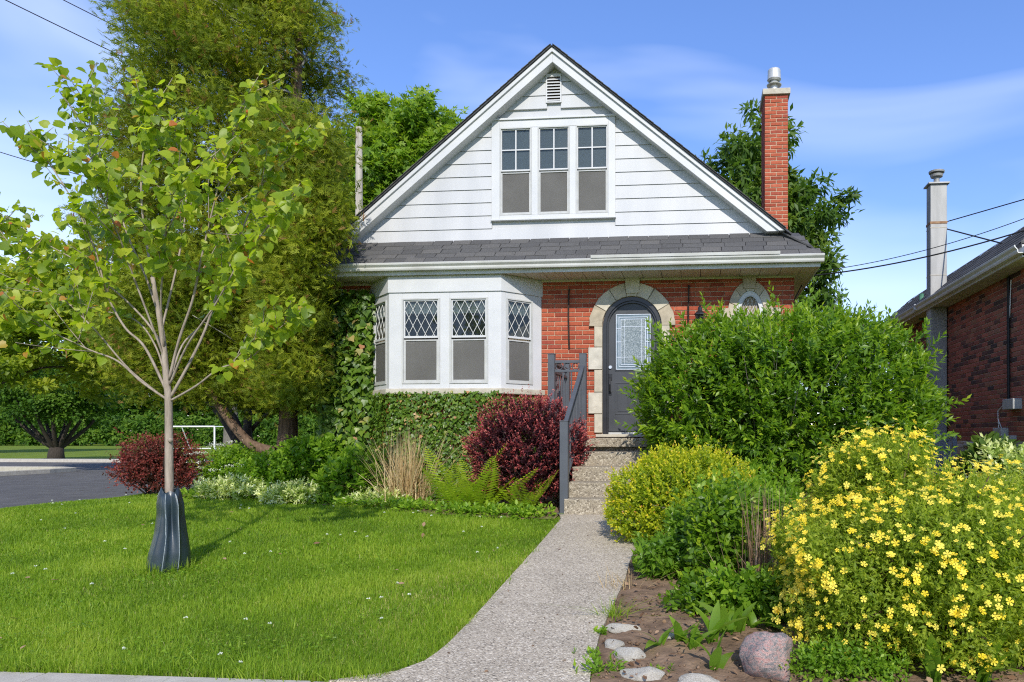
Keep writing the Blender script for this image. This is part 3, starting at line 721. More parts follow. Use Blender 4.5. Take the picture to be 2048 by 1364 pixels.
MB().box(DXc-DW-.10, DXc+DW+.10, YW-.10, YW+.10, DZ0-.085, DZ0-.041).build('threshold', M['sill'], house, bevel=.006)
MB().box(DXc-r_s, DXc+r_s, YW+.03, YW+.052, DZ0-.04, DZ0-.012).build('sill_strip', M['galv'], house)

# oval window with its stones
def oval(rx_, rz_, n, a0=0, a1=2*math.pi): return [(OVX+rx_*math.cos(a), OVZ+rz_*math.sin(a)) for a in np.linspace(a0, a1, n)]
rox, roz = .335, .50; rix, riz = .205, .345
cuts = [-.35, .35, .85, 1.28, math.pi-1.28, math.pi-.85, math.pi-.35, math.pi+.35, math.pi+.9, math.pi+1.45, 2*math.pi-.95, 2*math.pi-.35]
for a0, a1 in zip(cuts[:-1], cuts[1:]):
    stone_prism(oval(rix, riz, 6, a0, a1)+oval(rox, roz, 6, a0, a1)[::-1], YW-.04, YW+.06).build('stone', M['stone'], house)
for s in (-1, 1):
    xa, xb = OVX+s*.30, OVX+s*.46
    stone_prism([(min(xa, xb), OVZ-.07), (max(xa, xb), OVZ-.07), (max(xa, xb), OVZ+.09), (min(xa, xb), OVZ+.09)], YW-.047, YW+.06).build('stone', M['stone'], house)
kx0, kx1 = PX(1484, YW), PX(1513, YW)
stone_prism([(kx0+.02, OVZ+.37), (kx1-.02, OVZ+.37), (kx1, PZ(1500, 551, YW)), (kx0, PZ(1500, 551, YW))], YW-.065, YW+.05).build('keystone', M['stone'], house)
def ring(rx0, rz0, rx1, rz1, y0, y1):
    n = 40; A = oval(rx1, rz1, n+1)[:-1]; B = oval(rx0, rz0, n+1)[:-1]
    V = [(x, y0, z) for x, z in A]+[(x, y0, z) for x, z in B]+[(x, y1, z) for x, z in A]+[(x, y1, z) for x, z in B]; Fs = []
    for k in range(n):
        j = (k+1) % n; Fs += [(k, j, n+j, n+k), (2*n+k, 3*n+k, 3*n+j, 2*n+j), (k, 2*n+k, 2*n+j, j), (n+k, n+j, 3*n+j, 3*n+k)]
    return MB().add(V, Fs)
ow = ring(.150, .275, .207, .347, YW-.02, YW+.04).build('oval_window', M['white'], house)
ring(.142, .262, .155, .283, YW-.03, YW+.03).build('inner_frame', M['sash'], ow)
MB().prism([(x, YW+.012, z) for x, z in oval(.152, .277, 33)[:-1]], (0, .004, 0)).build('pane', M['glass'], ow)
MB().prism([(x, YW+.035, z) for x, z in oval(.152, .277, 33)[:-1]], (0, .004, 0)).build('backing', M['dark'], ow)
mb = MB()
for k in range(-3, 4):
    mb.tube([(OVX+k*.07-.13, YW+.008, OVZ-.25), (OVX+k*.07+.13, YW+.008, OVZ+.25)], .004, 4); mb.tube([(OVX+k*.07+.13, YW+.007, OVZ-.25), (OVX+k*.07-.13, YW+.007, OVZ+.25)], .004, 4)
mb.v = [(max(min(x, OVX+.142), OVX-.142), y, z) for x, y, z in mb.v]
mb.build('leading', M['lead'], ow)
# old iron straps on the wall
for (px, ya, yb) in ((1139, 578, 698), (1378, 570, 680)):
    x = PX(px, YW); za, zb = PZ(px, ya, YW), PZ(px, yb, YW); mb = MB()
    mb.prism([(x-.016, YW-.012, za), (x+.014, YW-.012, za), (x+.006, YW-.05, za-.10), (x+.004, YW-.05, (za+zb)/2), (x+.012, YW-.045, zb+.1), (x+.008, YW-.012, zb), (x-.016, YW-.012, zb), (x-.012, YW-.045, zb+.1), (x-.02, YW-.05, (za+zb)/2), (x-.016, YW-.05, za-.10)], (0, .010, 0))
    for zz in (za-.02, zb+.02): mb.box(x-.012, x+.012, YW-.012, YW+.01, zz-.012, zz+.012)
    mb.build('iron_strap', M['iron'], house)

# ---------------- bay window
p_ = .50; YBAY = YW-p_
Zb0, Zb1 = PZ(890, 777, YBAY), ZS-.002
bxl, bxr = BXL, BXR
A0, A1, A2, A3 = Vector((bxl, YW, 0)), Vector((bxl+p_*1.03, YBAY, 0)), Vector((bxr-p_, YBAY, 0)), Vector((bxr, YW, 0))
bay_base = [(A0.x, A0.y), (A1.x, A1.y), (A2.x, A2.y), (A3.x, A3.y)]
Zhead = PZ(890, 584, YBAY)
bay = MB().prism([(x, y, GZ0-.1) for x, y in [(A0.x+.05, YW), (A1.x+.03, YBAY+.05), (A2.x-.03, YBAY+.05), (A3.x-.05, YW)]][::1], (0, 0, Zb0-.09-GZ0+.1)).build('bay_base', M['brick_j'], house)
o_ = .06
MB().prism([(x, y, Zb0-.085) for x, y in [(A0.x-o_, YW+.0), (A1.x-o_*.4, YBAY-o_), (A2.x+o_*.4, YBAY-o_), (A3.x+o_, YW+.0)]], (0, 0, .085)).build('bay_sill', M['sill'], house, bevel=.012)
bay = thing_part = MB().prism([(x, y, Zhead) for x, y in [(A0.x-.02, YW), (A1.x-.008, YBAY-.02), (A2.x+.008, YBAY-.02), (A3.x+.02, YW)]], (0, 0, Zb1-Zhead)).build('bay_window', M['white'], house, bevel=.004)
def frame_of(a, b):
    U = (b-a); ln = U.length; U = U.normalized(); return (a.copy(), U, Vector((U.y, -U.x, 0))), ln
def sash_window(parent, fr, u0, u1, z0, z1, kind, zsplit, thick=.0):
    """double-hung window in facade frame fr between u0..u1, z0..z1"""
    fw = .026 if kind == 'lead' else .020
    mb = MB(); mb.fbox(fr, u0, u0+fw, z0, z1, -.03, .012); mb.fbox(fr, u1-fw, u1, z0, z1, -.03, .012)
    mb.fbox(fr, u0+fw, u1-fw, z1-fw*.8, z1, -.03, .0125); mb.fbox(fr, u0+fw, u1-fw, z0, z0+fw*.9, -.03, .0125)
    mb.build('window_frame', M['sash'], parent, bevel=.003)
    a, b = u0+fw, u1-fw; s = .020 if kind == 'lead' else .015
    mb = MB(); zu0 = zsplit+.012
    for (p, q, r, t) in ((a, a+s, zu0, z1-fw*.8), (b-s, b, zu0, z1-fw*.8)): mb.fbox(fr, p, q, r, t, -.03, -.006)
    mb.fbox(fr, a+s, b-s, zu0, zu0+s*1.6, -.03, -.0055); mb.fbox(fr, a+s, b-s, z1-fw*.8-s, z1-fw*.8, -.03, -.0055)
    mb.build('upper_sash', M['white'], parent, bevel=.003)
    MB().fbox(fr, a+s*.5, b-s*.5, zu0+s, z1-fw*.8-s*.5, -.022, -.018).build('pane', M['glass'], parent)
    mb = MB(); zl1 = zsplit-.012
    for (p, q, r, t) in ((a, a+s*1.5, z0+fw*.9, zl1), (b-s*1.5, b, z0+fw*.9, zl1)): mb.fbox(fr, p, q, r, t, -.03, -.001)
    mb.fbox(fr, a+s*1.5, b-s*1.5, z0+fw*.9, z0+fw*.9+s*1.6, -.03, -.0005); mb.fbox(fr, a+s*1.5, b-s*1.5, zl1-s, zl1, -.03, -.0005)
    mb.build('lower_sash', M['sash'], parent, bevel=.003)
    MB().fbox(fr, a+s, b-s, z0+fw*.9+s, zl1-s*.5, -.016, -.013).build('insect_screen', M['screen'], parent)
    MB().fbox(fr, a, b, z0, zl1, -.14, -.135).build('room_shade', M['dark'], parent)
    cw_ = (b-a)*random.uniform(.16, .3)
    mbc = MB()
    for q0 in np.linspace(a, a+cw_, 5)[:-1]: mbc.fbox(fr, q0, q0+cw_/4*.8, z0, zl1, -.10, -.09+.01*random.random())
    mbc.build('drape', M['curtain'], parent)
    gzb, gzt = zu0+s*1.6, z1-fw*.8-s; mb = MB()
    if kind == 'lead':
        wl, hl = .128, .245; O, U, Nn = fr
        ua, ub = a+s, b-s; i0 = (ua+ub)/2
        for sg in (1, -1):
            for k in range(-8, 9):
                # line u = i0 + k*wl + sg*(z-gzb)*(wl/hl)
                q = [(i0+(k+.5)*wl+sg*(z-gzt)*(wl/hl), z) for z in np.linspace(gzb, gzt, 60)]
                q = [(u, z) for u, z in q if ua <= u <= ub]
                if len(q) > 2:
                    mb.tube([O+U*u+Nn*(-.0135+.001*sg)+Vector((0, 0, z)) for u, z in (q[0], q[-1])], .0048, 4)
        mb.build('leading', M['lead'], parent)
        # curtain valance hanging behind the glass
        uu = np.linspace(a, b, 40); zt = gzt+.05; zbm = gzt-(gzt-gzb)*.36; V, Fs = [], []
        for i, u in enumerate(uu):
            n_ = -.055+.010*math.sin(i*1.9)
            for z in (zt, zbm+.008*abs(math.sin(i*.8))): V.append(O+U*u+Nn*n_+Vector((0, 0, z)))
        for i in range(39): Fs.append((2*i, 2*i+1, 2*i+3, 2*i+2))
        MB().add(V, Fs).build('valance', M['curtain'], parent)
    else:
        um, zm = (a+b)/2, (gzb+gzt)/2
        mb.fbox(fr, um-.010, um+.010, gzb, gzt, -.03, -.010); mb.fbox(fr, a+s, um-.010, zm-.009, zm+.009, -.03, -.0105); mb.fbox(fr, um+.010, b-s, zm-.009, zm+.009, -.03, -.0105)
        mb.build('glazing_bar', M['white'], parent)
        MB().fbox(fr, a, b, gzb, gzt+.03, -.075, -.07).build('upper_blind', M['blind'], parent)
        MB().fbox(fr, a, b, zm+.03, zm+.075, -.068, -.062).build('blind_rail', M['curtain'], parent)
frF, lnF = frame_of(A1, A2); frL, lnL = frame_of(A0, A1); frR, lnR = frame_of(A2, A3)
uF = lambda px: PX(px, YBAY)-A1.x
zw1, zw0, zsp = PZ(890, 596, YBAY), PZ(890, 767, YBAY), PZ(890, 677, YBAY)
wins = [(uF(804), uF(880)), (uF(899), uF(976))]
mb = MB()
for (a, b) in ((-.0, wins[0][0]), (wins[0][1], wins[1][0]), (wins[1][1], lnF)): mb.fbox(frF, a, b, Zb0, Zhead, -.06, .0)
for (a, b) in wins: mb.fbox(frF, a, b, zw1, Zhead, -.06, -.001); mb.fbox(frF, a, b, Zb0, zw0, -.06, -.001)
mb.build('front_posts', M['white'], bay, bevel=.004)
for (a, b) in wins: sash_window(bay, frF, a, b, zw0, zw1, 'lead', zsp)
for fr_, ln_, (a, b) in ((frL, lnL, (.10, lnL-.10)), (frR, lnR, (.085, lnR-.16))):
    mb = MB(); mb.fbox(fr_, 0.0, a, Zb0, Zhead, -.06, 0); mb.fbox(fr_, b, ln_, Zb0, Zhead, -.06, 0); mb.fbox(fr_, a, b, zw1, Zhead, -.06, -.001); mb.fbox(fr_, a, b, Zb0, zw0, -.06, -.001)
    mb.build('side_posts', M['white'], bay, bevel=.004)
    sash_window(bay, fr_, a, b, zw0, zw1, 'lead', zsp)

# ---------------- pent roof, soffit, fascia, gutter
YE = 10.13                        # fascia face
EXL, EXR = -6.06, 1.74
ZE = PZ(1105, 518, YE-.1)         # roof edge at the gutter
ZP = PZ(1105, 478, YG)            # top of the pent roof under the siding
sl = math.atan2(ZP-ZE, YG-YE+.05); slen = math.hypot(ZP-ZE, YG-YE+.05)
pd = Vector((0, math.cos(sl), math.sin(sl))); pn = Vector((0, -math.sin(sl), math.cos(sl)))
Pe = Vector((0, YE-.05, ZE))
mb = MB(); mb.prism([Pe+Vector((EXL, 0, 0)), Pe+Vector((EXR, 0, 0)), Pe+pd*slen+Vector((XR+.05, 0, 0)), Pe+pd*slen+Vector((XL-.05, 0, 0))], -pn*.05)
mb.build('pent_roof_deck', M['roof'], house)
def shingle_mesh(wd, ex): return MB().add([(-wd/2, 0, .006), (wd/2, 0, .006), (wd/2, ex+.03, .001), (-wd/2, ex+.03, .001), (-wd/2, 0, -.004), (wd/2, 0, -.004), (wd/2, ex+.03, -.005), (-wd/2, ex+.03, -.005)], [(0, 1, 2, 3), (4, 7, 6, 5), (0, 4, 5, 1), (1, 5, 6, 2), (2, 6, 7, 3), (3, 7, 4, 0)]).mesh('shingle')
ex = slen/5; shm = [shingle_mesh(wd, ex) for wd in (.296, .290, .299)]
rot = Matrix.Rotation(sl, 4, 'X')
for r_ in range(5):
    d0 = -.02+r_*ex; f_ = r_/5
    xa, xb = EXL+(XL-.05-EXL)*f_, EXR+(XR+.05-EXR)*f_
    x = xa-random.uniform(0, .2)
    while x < xb:
        wd = .305
        if x+wd < xb+.02 and x > xa-.16:
            o = link('shingle', shm[random.randrange(3)], M['shingle'], house)
            o.location = Pe+pd*d0+pn*(.012+.0035*random.random())+Vector((x+wd/2, 0, 0)); o.rotation_euler = (sl+random.uniform(-.012, .012), random.uniform(-.004, .004), random.uniform(-.006, .006))
        x += wd
# soffit panels
mbs = MB()
x = EXL+.02; pm = {}
while x < EXR-.05:
    wd = min(.29, EXR-.02-x)
    MB().box(x+.004, x+wd-.004, YE+.005, YW+.02, ZS, ZS+.012).build('soffit_panel', M['soffit'], house); x += .29
MB().box(EXL+.01, EXR-.01, YE+.008, YW+.02, ZS+.014, ZS+.03).build('soffit_backing', M['iron'], house)
MB().box(EXL, EXR, YE-.018, YE+.004, ZS-.012, ZE+.0).build('fascia', M['gutter'], house, bevel=.004)
MB().box(XL+.02, XR+.0, YW-.022, YW-.002, ZS-.03, ZS-.001).build('frieze_strip', M['soffit'], house)
prof = [(0, 0), (-.075, 0), (-.085, .02), (-.088, .045), (-.118, .075), (-.124, .098), (-.118, .104), (-.110, .098), (-.104, .078), (-.078, .05), (-.07, .012), (-.008, .012), (0, .09)]
ZGt = ZE-.115
MB().prism([(EXL-.02, YE-.02+y, ZGt+z) for y, z in prof], (EXR-EXL+.06, 0, 0)).build('gutter', M['gutter'], house)
xg0, xg1 = PX(1182, YE-.12), PX(1560, YE-.12)
MB().prism([(xg0, YE-.155, ZE-.012), (xg0, YE-.165, ZE+.028), (xg0, YE-.02, ZE+.052), (xg0, YE-.02, ZE+.044), (xg0, YE-.155, ZE+.018)], (xg1-xg0, 0, 0)).build('gutter_guard', M['gutter'], house)
# side eaves
for (xw, xe, s) in ((XR, EXR, 1), (XL, EXL, -1)):
    y = YW
    while y < 14.5:
        MB().box(min(xw-s*.01, xe-s*.02), max(xw-s*.01, xe-s*.02), y+.004, y+.286, ZS+.001, ZS+.013).build('soffit_panel', M['soffit'], house); y += .29
    MB().box(min(xw, xe), max(xw, xe), 14.5, 20.2, ZS, ZS+.012).build('side_soffit', M['soffit'], house)
    MB().box(min(xe-.022*s, xe), max(xe-.022*s, xe), YE+.006, 20.2, ZS-.011, ZE-.01).build('fascia', M['gutter'], house)
    # flat kick of the roof over the side eaves
    xr_ = APX+s*3.42
    MB().prism([(xe+.05*s, YE-.04, ZE-.005), (xe+.05*s, 20.3, ZE-.005), (xr_-.05*s, 20.3, ZP+.02), (xr_-.05*s, YG-.1, ZP+.02)], (0, 0, .025)).build('eave_roof', M['shingle_j'], house)

# ---------------- gable: boards, rakes, main roof
YR0 = 10.47                       # face of the rake boards
HW = 3.44                         # half width of the gable at the rake foot
ZR = ZP+.01                       # rake foot height
mr_ = (ZAP-ZR)/HW                 # slope
def rake_x(z, s, drop=0.0): return APX+s*(ZAP-drop-z)/mr_
RKV = .215                         # vertical depth of the rake board
ZA2 = ZAP-RKV
gwx0, gwx1, gwz0, gwz1 = PX(984, YG), PX(1231, YG), PZ(1105, 437, YG), PZ(1105, 239, YG)
MB().prism([(rake_x(ZP-.04, -1, .05), YG+.02, ZP-.04), (rake_x(ZP-.04, 1, .05), YG+.02, ZP-.04), (APX, YG+.02, ZAP-.05)][::1], (0, .2, 0)).build('gable_wall', M['siding'], house)
bh = .2035; z = ZP-.02; i = 0
vx0, vx1, vz0, vz1 = PX(1094, YG), PX(1122, YG), PZ(1105, 205, YG), PZ(1105, 151, YG)
def board(xa0, xb0, z0, xa1, xb1, z1):
    """lapped siding board: lower edge proud of the one below"""
    V = [(xa0, YG-.016, z0), (xb0, YG-.016, z0), (xb1, YG-.002, z1), (xa1, YG-.002, z1), (xa0, YG+.019, z0), (xb0, YG+.019, z0), (xb1, YG+.019, z1), (xa1, YG+.019, z1)]
    MB().add(V, [(0, 1, 2, 3), (4, 7, 6, 5), (0, 4, 5, 1), (1, 5, 6, 2), (2, 6, 7, 3), (3, 7, 4, 0)]).build('siding_board', M['siding'], house)
while z < ZA2+.15:
    z1 = min(z+bh-.004, ZAP-.08)
    if z1-z < .03: break
    spans = [(-1e3, 1e3)]
    if z < gwz1 and z1 > gwz0: spans = [(-1e3, gwx0), (gwx1, 1e3)]
    elif z < vz1 and z1 > vz0: spans = [(-1e3, vx0), (vx1, 1e3)]
    for (sa, sb) in spans:
        xa0, xb0 = max(rake_x(z, -1, .06), sa), min(rake_x(z, 1, .06), sb)
        xa1, xb1 = max(rake_x(z1, -1, .06), sa), min(rake_x(z1, 1, .06), sb)
        # notch where a board only partly overlaps the window: window trim stands proud of it
        if xb0-xa0 > .02 and xb1-xa1 > -.5: board(xa0, xb0, z, min(xa1, xb1), max(xa1, xb1), z1)
    z += bh; i += 1
# rakes
for s in (-1, 1):
    foot = ZR-.03
    def rk(d): # point list for a strip between vertical drops d[0]..d[1]
        return [(APX, ZAP-d[0]), (rake_x(foot, s, d[0]), foot), (rake_x(foot, s, d[1]), foot), (APX, ZAP-d[1])]
    MB().prism([(x, YR0, z) for x, z in rk((.055, RKV))], (0, .19, 0)).build('rake_board', M['white'], house, bevel=.004)
    MB().prism([(x, YR0-.03, z) for x, z in rk((.0, .07))], (0, .22, 0)).build('rake_trim', M['white'], house, bevel=.004)
    # roof plane
    nrm = Vector((s*mr_, 0, 1)).normalized()*.022
    ft = ZR-.10
    pl = [(APX, YR0-.055, ZAP+.004), (rake_x(ft, s), YR0-.055, ft+.004), (rake_x(ft, s), 20.3, ft+.004), (APX, 20.3, ZAP+.004)]
    MB().prism(pl, nrm).build('roof_slope', M['roof'], house)
    # shingle courses seen along the rake edge
    mb = MB(); L_ = math.hypot(HW, ZAP-ZR); nC = int(L_/.14)
    dv = (Vector((rake_x(ZR, s), 0, ZR))-Vector((APX, 0, ZAP))).normalized(); nv = Vector((s*mr_, 0, 1)).normalized()
    for k in range(nC+1):
        a = Vector((APX, YR0-.075, ZAP+.004))+dv*(k*.14)+nv*.022
        b = a+dv*.155
        mb.prism([a, b+nv*.002, b+nv*.012, a+nv*.004], (0, 9.9, 0))
    o = mb.build('roof_shingles', M['shingle_j'], house); o['kind'] = 'stuff'
# gable window
gw_fr = (Vector((gwx0, YG, 0)), Vector((1, 0, 0)), Vector((0, -1, 0)))
uG = lambda px: PX(px, YG)-gwx0
gu1 = gwx1-gwx0
gwin = MB(); t_ = .03
wz1, wz0, wsp = PZ(1105, 254, YG), PZ(1105, 429, YG), PZ(1105, 342, YG)
units = [(uG(1000), uG(1064)), (uG(1076), uG(1140)), (uG(1152), uG(1217))]
gwin.fbox(gw_fr, 0, units[0][0], gwz0, gwz1, -.06, t_); gwin.fbox(gw_fr, units[2][1], gu1, gwz0, gwz1, -.06, t_)
gwin.fbox(gw_fr, units[0][1], units[1][0], wz0, wz1, -.06, t_-.006); gwin.fbox(gw_fr, units[1][1], units[2][0], wz0, wz1, -.06, t_-.006)
gwin.fbox(gw_fr, units[0][0], units[2][1], wz1, gwz1, -.06, t_-.003); gwin.fbox(gw_fr, units[0][0], units[2][1], gwz0, wz0, -.06, t_-.003)
gwin.fbox(gw_fr, -.02, gu1+.02, gwz1, gwz1+.03, -.06, t_+.02); gwin.fbox(gw_fr, -.01, gu1+.01, gwz0-.025, gwz0, -.06, t_+.025)
gwin = gwin.build('gable_window', M['white'], house, bevel=.004)
gfr2 = (Vector((gwx0, YG-.018, 0)), Vector((1, 0, 0)), Vector((0, -1, 0)))
for (a, b) in units: sash_window(gwin, gfr2, a, b, wz0, wz1, 'cross', wsp)
# louvre vent
vent = MB().box(vx0, vx1, YG-.004, YG+.018, vz0, vz1).build('gable_vent', M['iron'], house)
mb = MB()
for (a, b, c, d) in ((vx0-.012, vx0+.008, vz0-.012, vz1+.012), (vx1-.008, vx1+.012, vz0-.012, vz1+.012)): mb.box(a, b, YG-.03, YG+.01, c, d)
mb.box(vx0+.008, vx1-.008, YG-.029, YG+.01, vz1-.03, vz1+.012); mb.box(vx0+.008, vx1-.008, YG-.029, YG+.01, vz0-.012, vz0+.006)
mb.build('vent_frame', M['white'], vent)
ns = 8
for k in range(ns):
    zc = vz0+.02+(vz1-.05-vz0)*(k/ns)
    MB().add([(vx0+.008, YG-.032, zc), (vx1-.008, YG-.032, zc), (vx1-.008, YG-.006, zc+.026), (vx0+.008, YG-.006, zc+.026), (vx0+.008, YG-.032, zc-.008), (vx1-.008, YG-.032, zc-.008), (vx1-.008, YG-.006, zc+.018), (vx0+.008, YG-.006, zc+.018)],
             [(0, 1, 2, 3), (4, 7, 6, 5), (0, 4, 5, 1), (1, 5, 6, 2), (2, 6, 7, 3), (3, 7, 4, 0)]).build('slat', M['white'], vent)

# ---------------- chimney
YC = 12.55; cx0, cx1 = PX(1529, YC), PX(1576.5, YC); cyb = YC+.62
ZC1 = PZ(1552, 190, YC); ZC0 = GZ0
chim = MB().box(cx0+.008, cx1-.008, YC+.008, cyb, ZC0, ZC1).build('chimney', M['mortar'], house)
cw = cx1-cx0; CC = .0682; k = 0; z = ZC1-CC/2
chm = {}
jb = []
while z > 3.6:
    seq = [.5, .5] if k % 2 == 0 else [.25, .5, .25]
    x = cx0
    for f_ in seq:
        L_ = cw*f_-.011; key = round(L_, 3)
        if key not in chm: chm[key] = brick_mesh('brick', L_, CC-.0125, .05)
        o = link('brick', chm[key], M['brick'], chim); dy = random.uniform(-.006, .004) if z > 6 else random.uniform(-.002, .002)
        o.location = (x+cw*f_/2, YC+dy, z); o.rotation_euler = (random.uniform(-.02, .02), random.uniform(-.012, .012), random.uniform(-.02, .02)) if z > 6 else (0, 0, 0)
        x += cw*f_
    # left flank
    y = YC+.06-(.1 if k % 2 else 0)
    while y < cyb-.02:
        a, b = max(y, YC+.055), min(y+.2, cyb)
        if b-a > .03: jb.append((a+.005, b-.005, z))
        y += .21
    z -= CC; k += 1
mb = MB()
for (a, b, z) in jb: mb.box(cx0, cx0+.02, a, b, z-.028, z+.028); mb.box(cx1-.02, cx1, a, b, z-.028, z+.028)
o = mb.build('flank_brickwork', M['brick_j'], chim); o['kind'] = 'stuff'
MB().box(cx0-.035, cx1+.035, YC-.04, cyb+.04, ZC1+.004, PZ(1552, 178, YC)+.0).build('chimney_cap', M['sill'], chim, bevel=.008)
zc = PZ(1552, 178, YC); xc = PX(1552, YC-.0); yc = YC+.3
ks = yc/1400/1.0136
mb = MB().lathe((xc, yc, zc), [(.062, -.02), (.062, .23), (.13, .205), (.135, .215), (.062, .265), (.062, .30), (.10, .285), (.125, .31), (.118, .33), (.118, .40), (.113, .405), (.116, .47), (.10, .495), (.05, .515), (.001, .52)], 28, 1, 1)
mb.build('flue_cap', M['galv'], chim, smooth=False)

# porch lantern
lx, lz = PX(1400, YW), PZ(1400, 640, YW)
lan = thing('wall_lantern', 'dark metal wall lantern beside the arched door, half hidden by the bush', 'lantern', (lx, YW, lz))
MB().lathe((lx, YW-.13, lz), [(.001, .20), (.03, .17), (.035, .12), (.085, .075), (.09, .055), (.07, .05)], 8).build('roof_cap', M['black'], lan)
MB().lathe((lx, YW-.13, lz), [(.045, -.13), (.068, .05)], 8).build('glass_body', M['glass'], lan)
mb = MB()
for k in range(8): a = 2*math.pi*k/8; mb.tube([(lx+.047*math.cos(a), YW-.13+.047*math.sin(a), lz-.13), (lx+.07*math.cos(a), YW-.13+.07*math.sin(a), lz+.05)], .005, 4)
mb.lathe((lx, YW-.13, lz), [(.001, -.17), (.03, -.15), (.05, -.13), (.05, -.12)], 8); mb.tube([(lx, YW-.13, lz+.19), (lx, YW-.08, lz+.22), (lx, YW-.01, lz+.12), (lx, YW, lz+.05)], .010, 6); mb.box(lx-.045, lx+.045, YW-.012, YW+.005, lz-.1, lz+.13)
mb.build('bracket', M['black'], lan)

# ---------------- steps and landing
SX0, SX1 = -1.60, -.46; ZL = PZ(1230, 876, 9.45); ZG = gzf(-1.2, 8.34)+.028
steps = thing('front_steps', 'exposed aggregate concrete front steps leading up to the arched door', 'steps', (-1.0, 8.4, ZG))
nr = 5; rh = (ZL-ZG)/nr; YS0 = 8.34; td = .275
for i in range(4):
    zt = ZG+rh*(i+1); y0 = YS0+td*i
    # each tread slopes a touch and has a rounded nosing
    MB().prism([(SX0, y0, ZG-.15), (SX0, y0, zt-.012), (SX0, y0+.004, zt-.004), (SX0, y0+.014, zt-.001), (SX0, y0+td+.01, zt+.004), (SX0, y0+td+.01, ZG-.15)], (SX1-SX0, 0, 0)).build('step', M['agg_step'], steps)
LX0, LX1, YLd = PX(1096, 9.45), -.18, YS0+td*4
MB().box(LX0+.05, LX1-.05, YLd+.09, YW+.0, .1, ZL-.13).build('landing_base', M['agg_step'], steps)
MB().box(LX0, LX1, YLd-.02, YW-.001, ZL-.125, ZL).build('landing_slab', M['agg_step'], steps, bevel=.012)
# ---------------- railing
rail = thing('metal_railing', 'grey painted metal railing along the front steps and landing', 'railing', (SX0, 8.4, ZG))
def post(x, y, z0, z1, w=.046): 
    MB().box(x-w, x+w, y-w, y+w, z0, z1).build('post', M['rail'], rail, bevel=.004)
    MB().box(x-w-.004, x+w+.004, y-w-.004, y+w+.004, z1, z1+.012).build('post_cap', M['rail'], rail, bevel=.003)
    MB().box(x-w-.025, x+w+.025, y-w-.025, y+w+.025, z0, z0+.012).build('post_foot', M['rail'], rail)
YLp = YLd+.06
xA, xB = PX(1103.5, YLp), PX(1166, YLp); zA = PZ(1135, 709, YLp)
post(xA, YLp, ZL, zA); post(xB, YLp, ZL, zA)
xC, yC_ = PX(1129.5, YS0+.10), YS0+.08
zC = PZ(1129, 843, yC_); post(xC, yC_, ZG, zC, .050)
post(xA, YW-.08, ZL, zA)
def hrail(a, b, h, w): # bar between two points, upright section
    a, b = Vector(a), Vector(b); d = (b-a); s = Vector((-d.y, d.x, 0)).normalized()*w/2
    return [a-s, a+s, a+s+Vector((0, 0, h)), a-s+Vector((0, 0, h))], d
def bar(name, a, b, h=.03, w=.035):
    pl, d = hrail(a, b, h, w); MB().prism(pl, d).build(name, M['rail'], rail, bevel=.003)
ztop_, zmid = PZ(1135, 722, YLp), PZ(1135, 742, YLp)
for (a, b) in (((xA+.046, YLp), (xB-.046, YLp)), ((xA, YLp+.046), (xA, YW-.126))):
    bar('top_rail', (*a, ztop_-.03), (*b, ztop_-.03), .04, .04); bar('middle_rail', (*a, zmid-.015), (*b, zmid-.015), .032, .034); bar('bottom_rail', (*a, ZL+.09), (*b, ZL+.09), .03, .034)
    va, vb = Vector((*a, 0)), Vector((*b, 0)); d = vb-va; n_ = max(3, int(d.length/.115)); u = d.normalized()
    for k in range(1, n_):
        p = va+d*(k/n_); MB().box(p.x-.009, p.x+.009, p.y-.009, p.y+.009, ZL+.12, zmid-.015).build('baluster', M['rail'], rail)
    nr_ = 3 if d.length < .5 else 8; rr = (ztop_-.03-zmid-.017)/2
    for k in range(nr_):
        c = va+d*((k+.5)/nr_)+Vector((0, 0, (ztop_-.03+zmid+.017)/2))
        MB().tube([c+u*rr*math.cos(t)+Vector((0, 0, rr*math.sin(t))) for t in np.linspace(0, 2*math.pi, 17)], .007, 6, cap=False).build('ring', M['rail'], rail, smooth=True)
# sloping stair rail with balusters
a, b = Vector((xC, yC_+.05, zC-.06)), Vector((xB, YLp-.05, zA-.20))
bar('hand_rail', a, b, .045, .055)
lo_a, lo_b = Vector((xC, yC_+.05, zC-.06-.70)), Vector((xB, YLp-.05, zA-.20-.78))
bar('bottom_rail', lo_a, lo_b, .03, .034)
for k in range(1, 11):
    t = k/11; p, q = lo_a.lerp(lo_b, t), a.lerp(b, t); MB().box(p.x-.009, p.x+.009, p.y-.009, p.y+.009, p.z+.02, q.z+.005).build('baluster', M['rail'], rail)

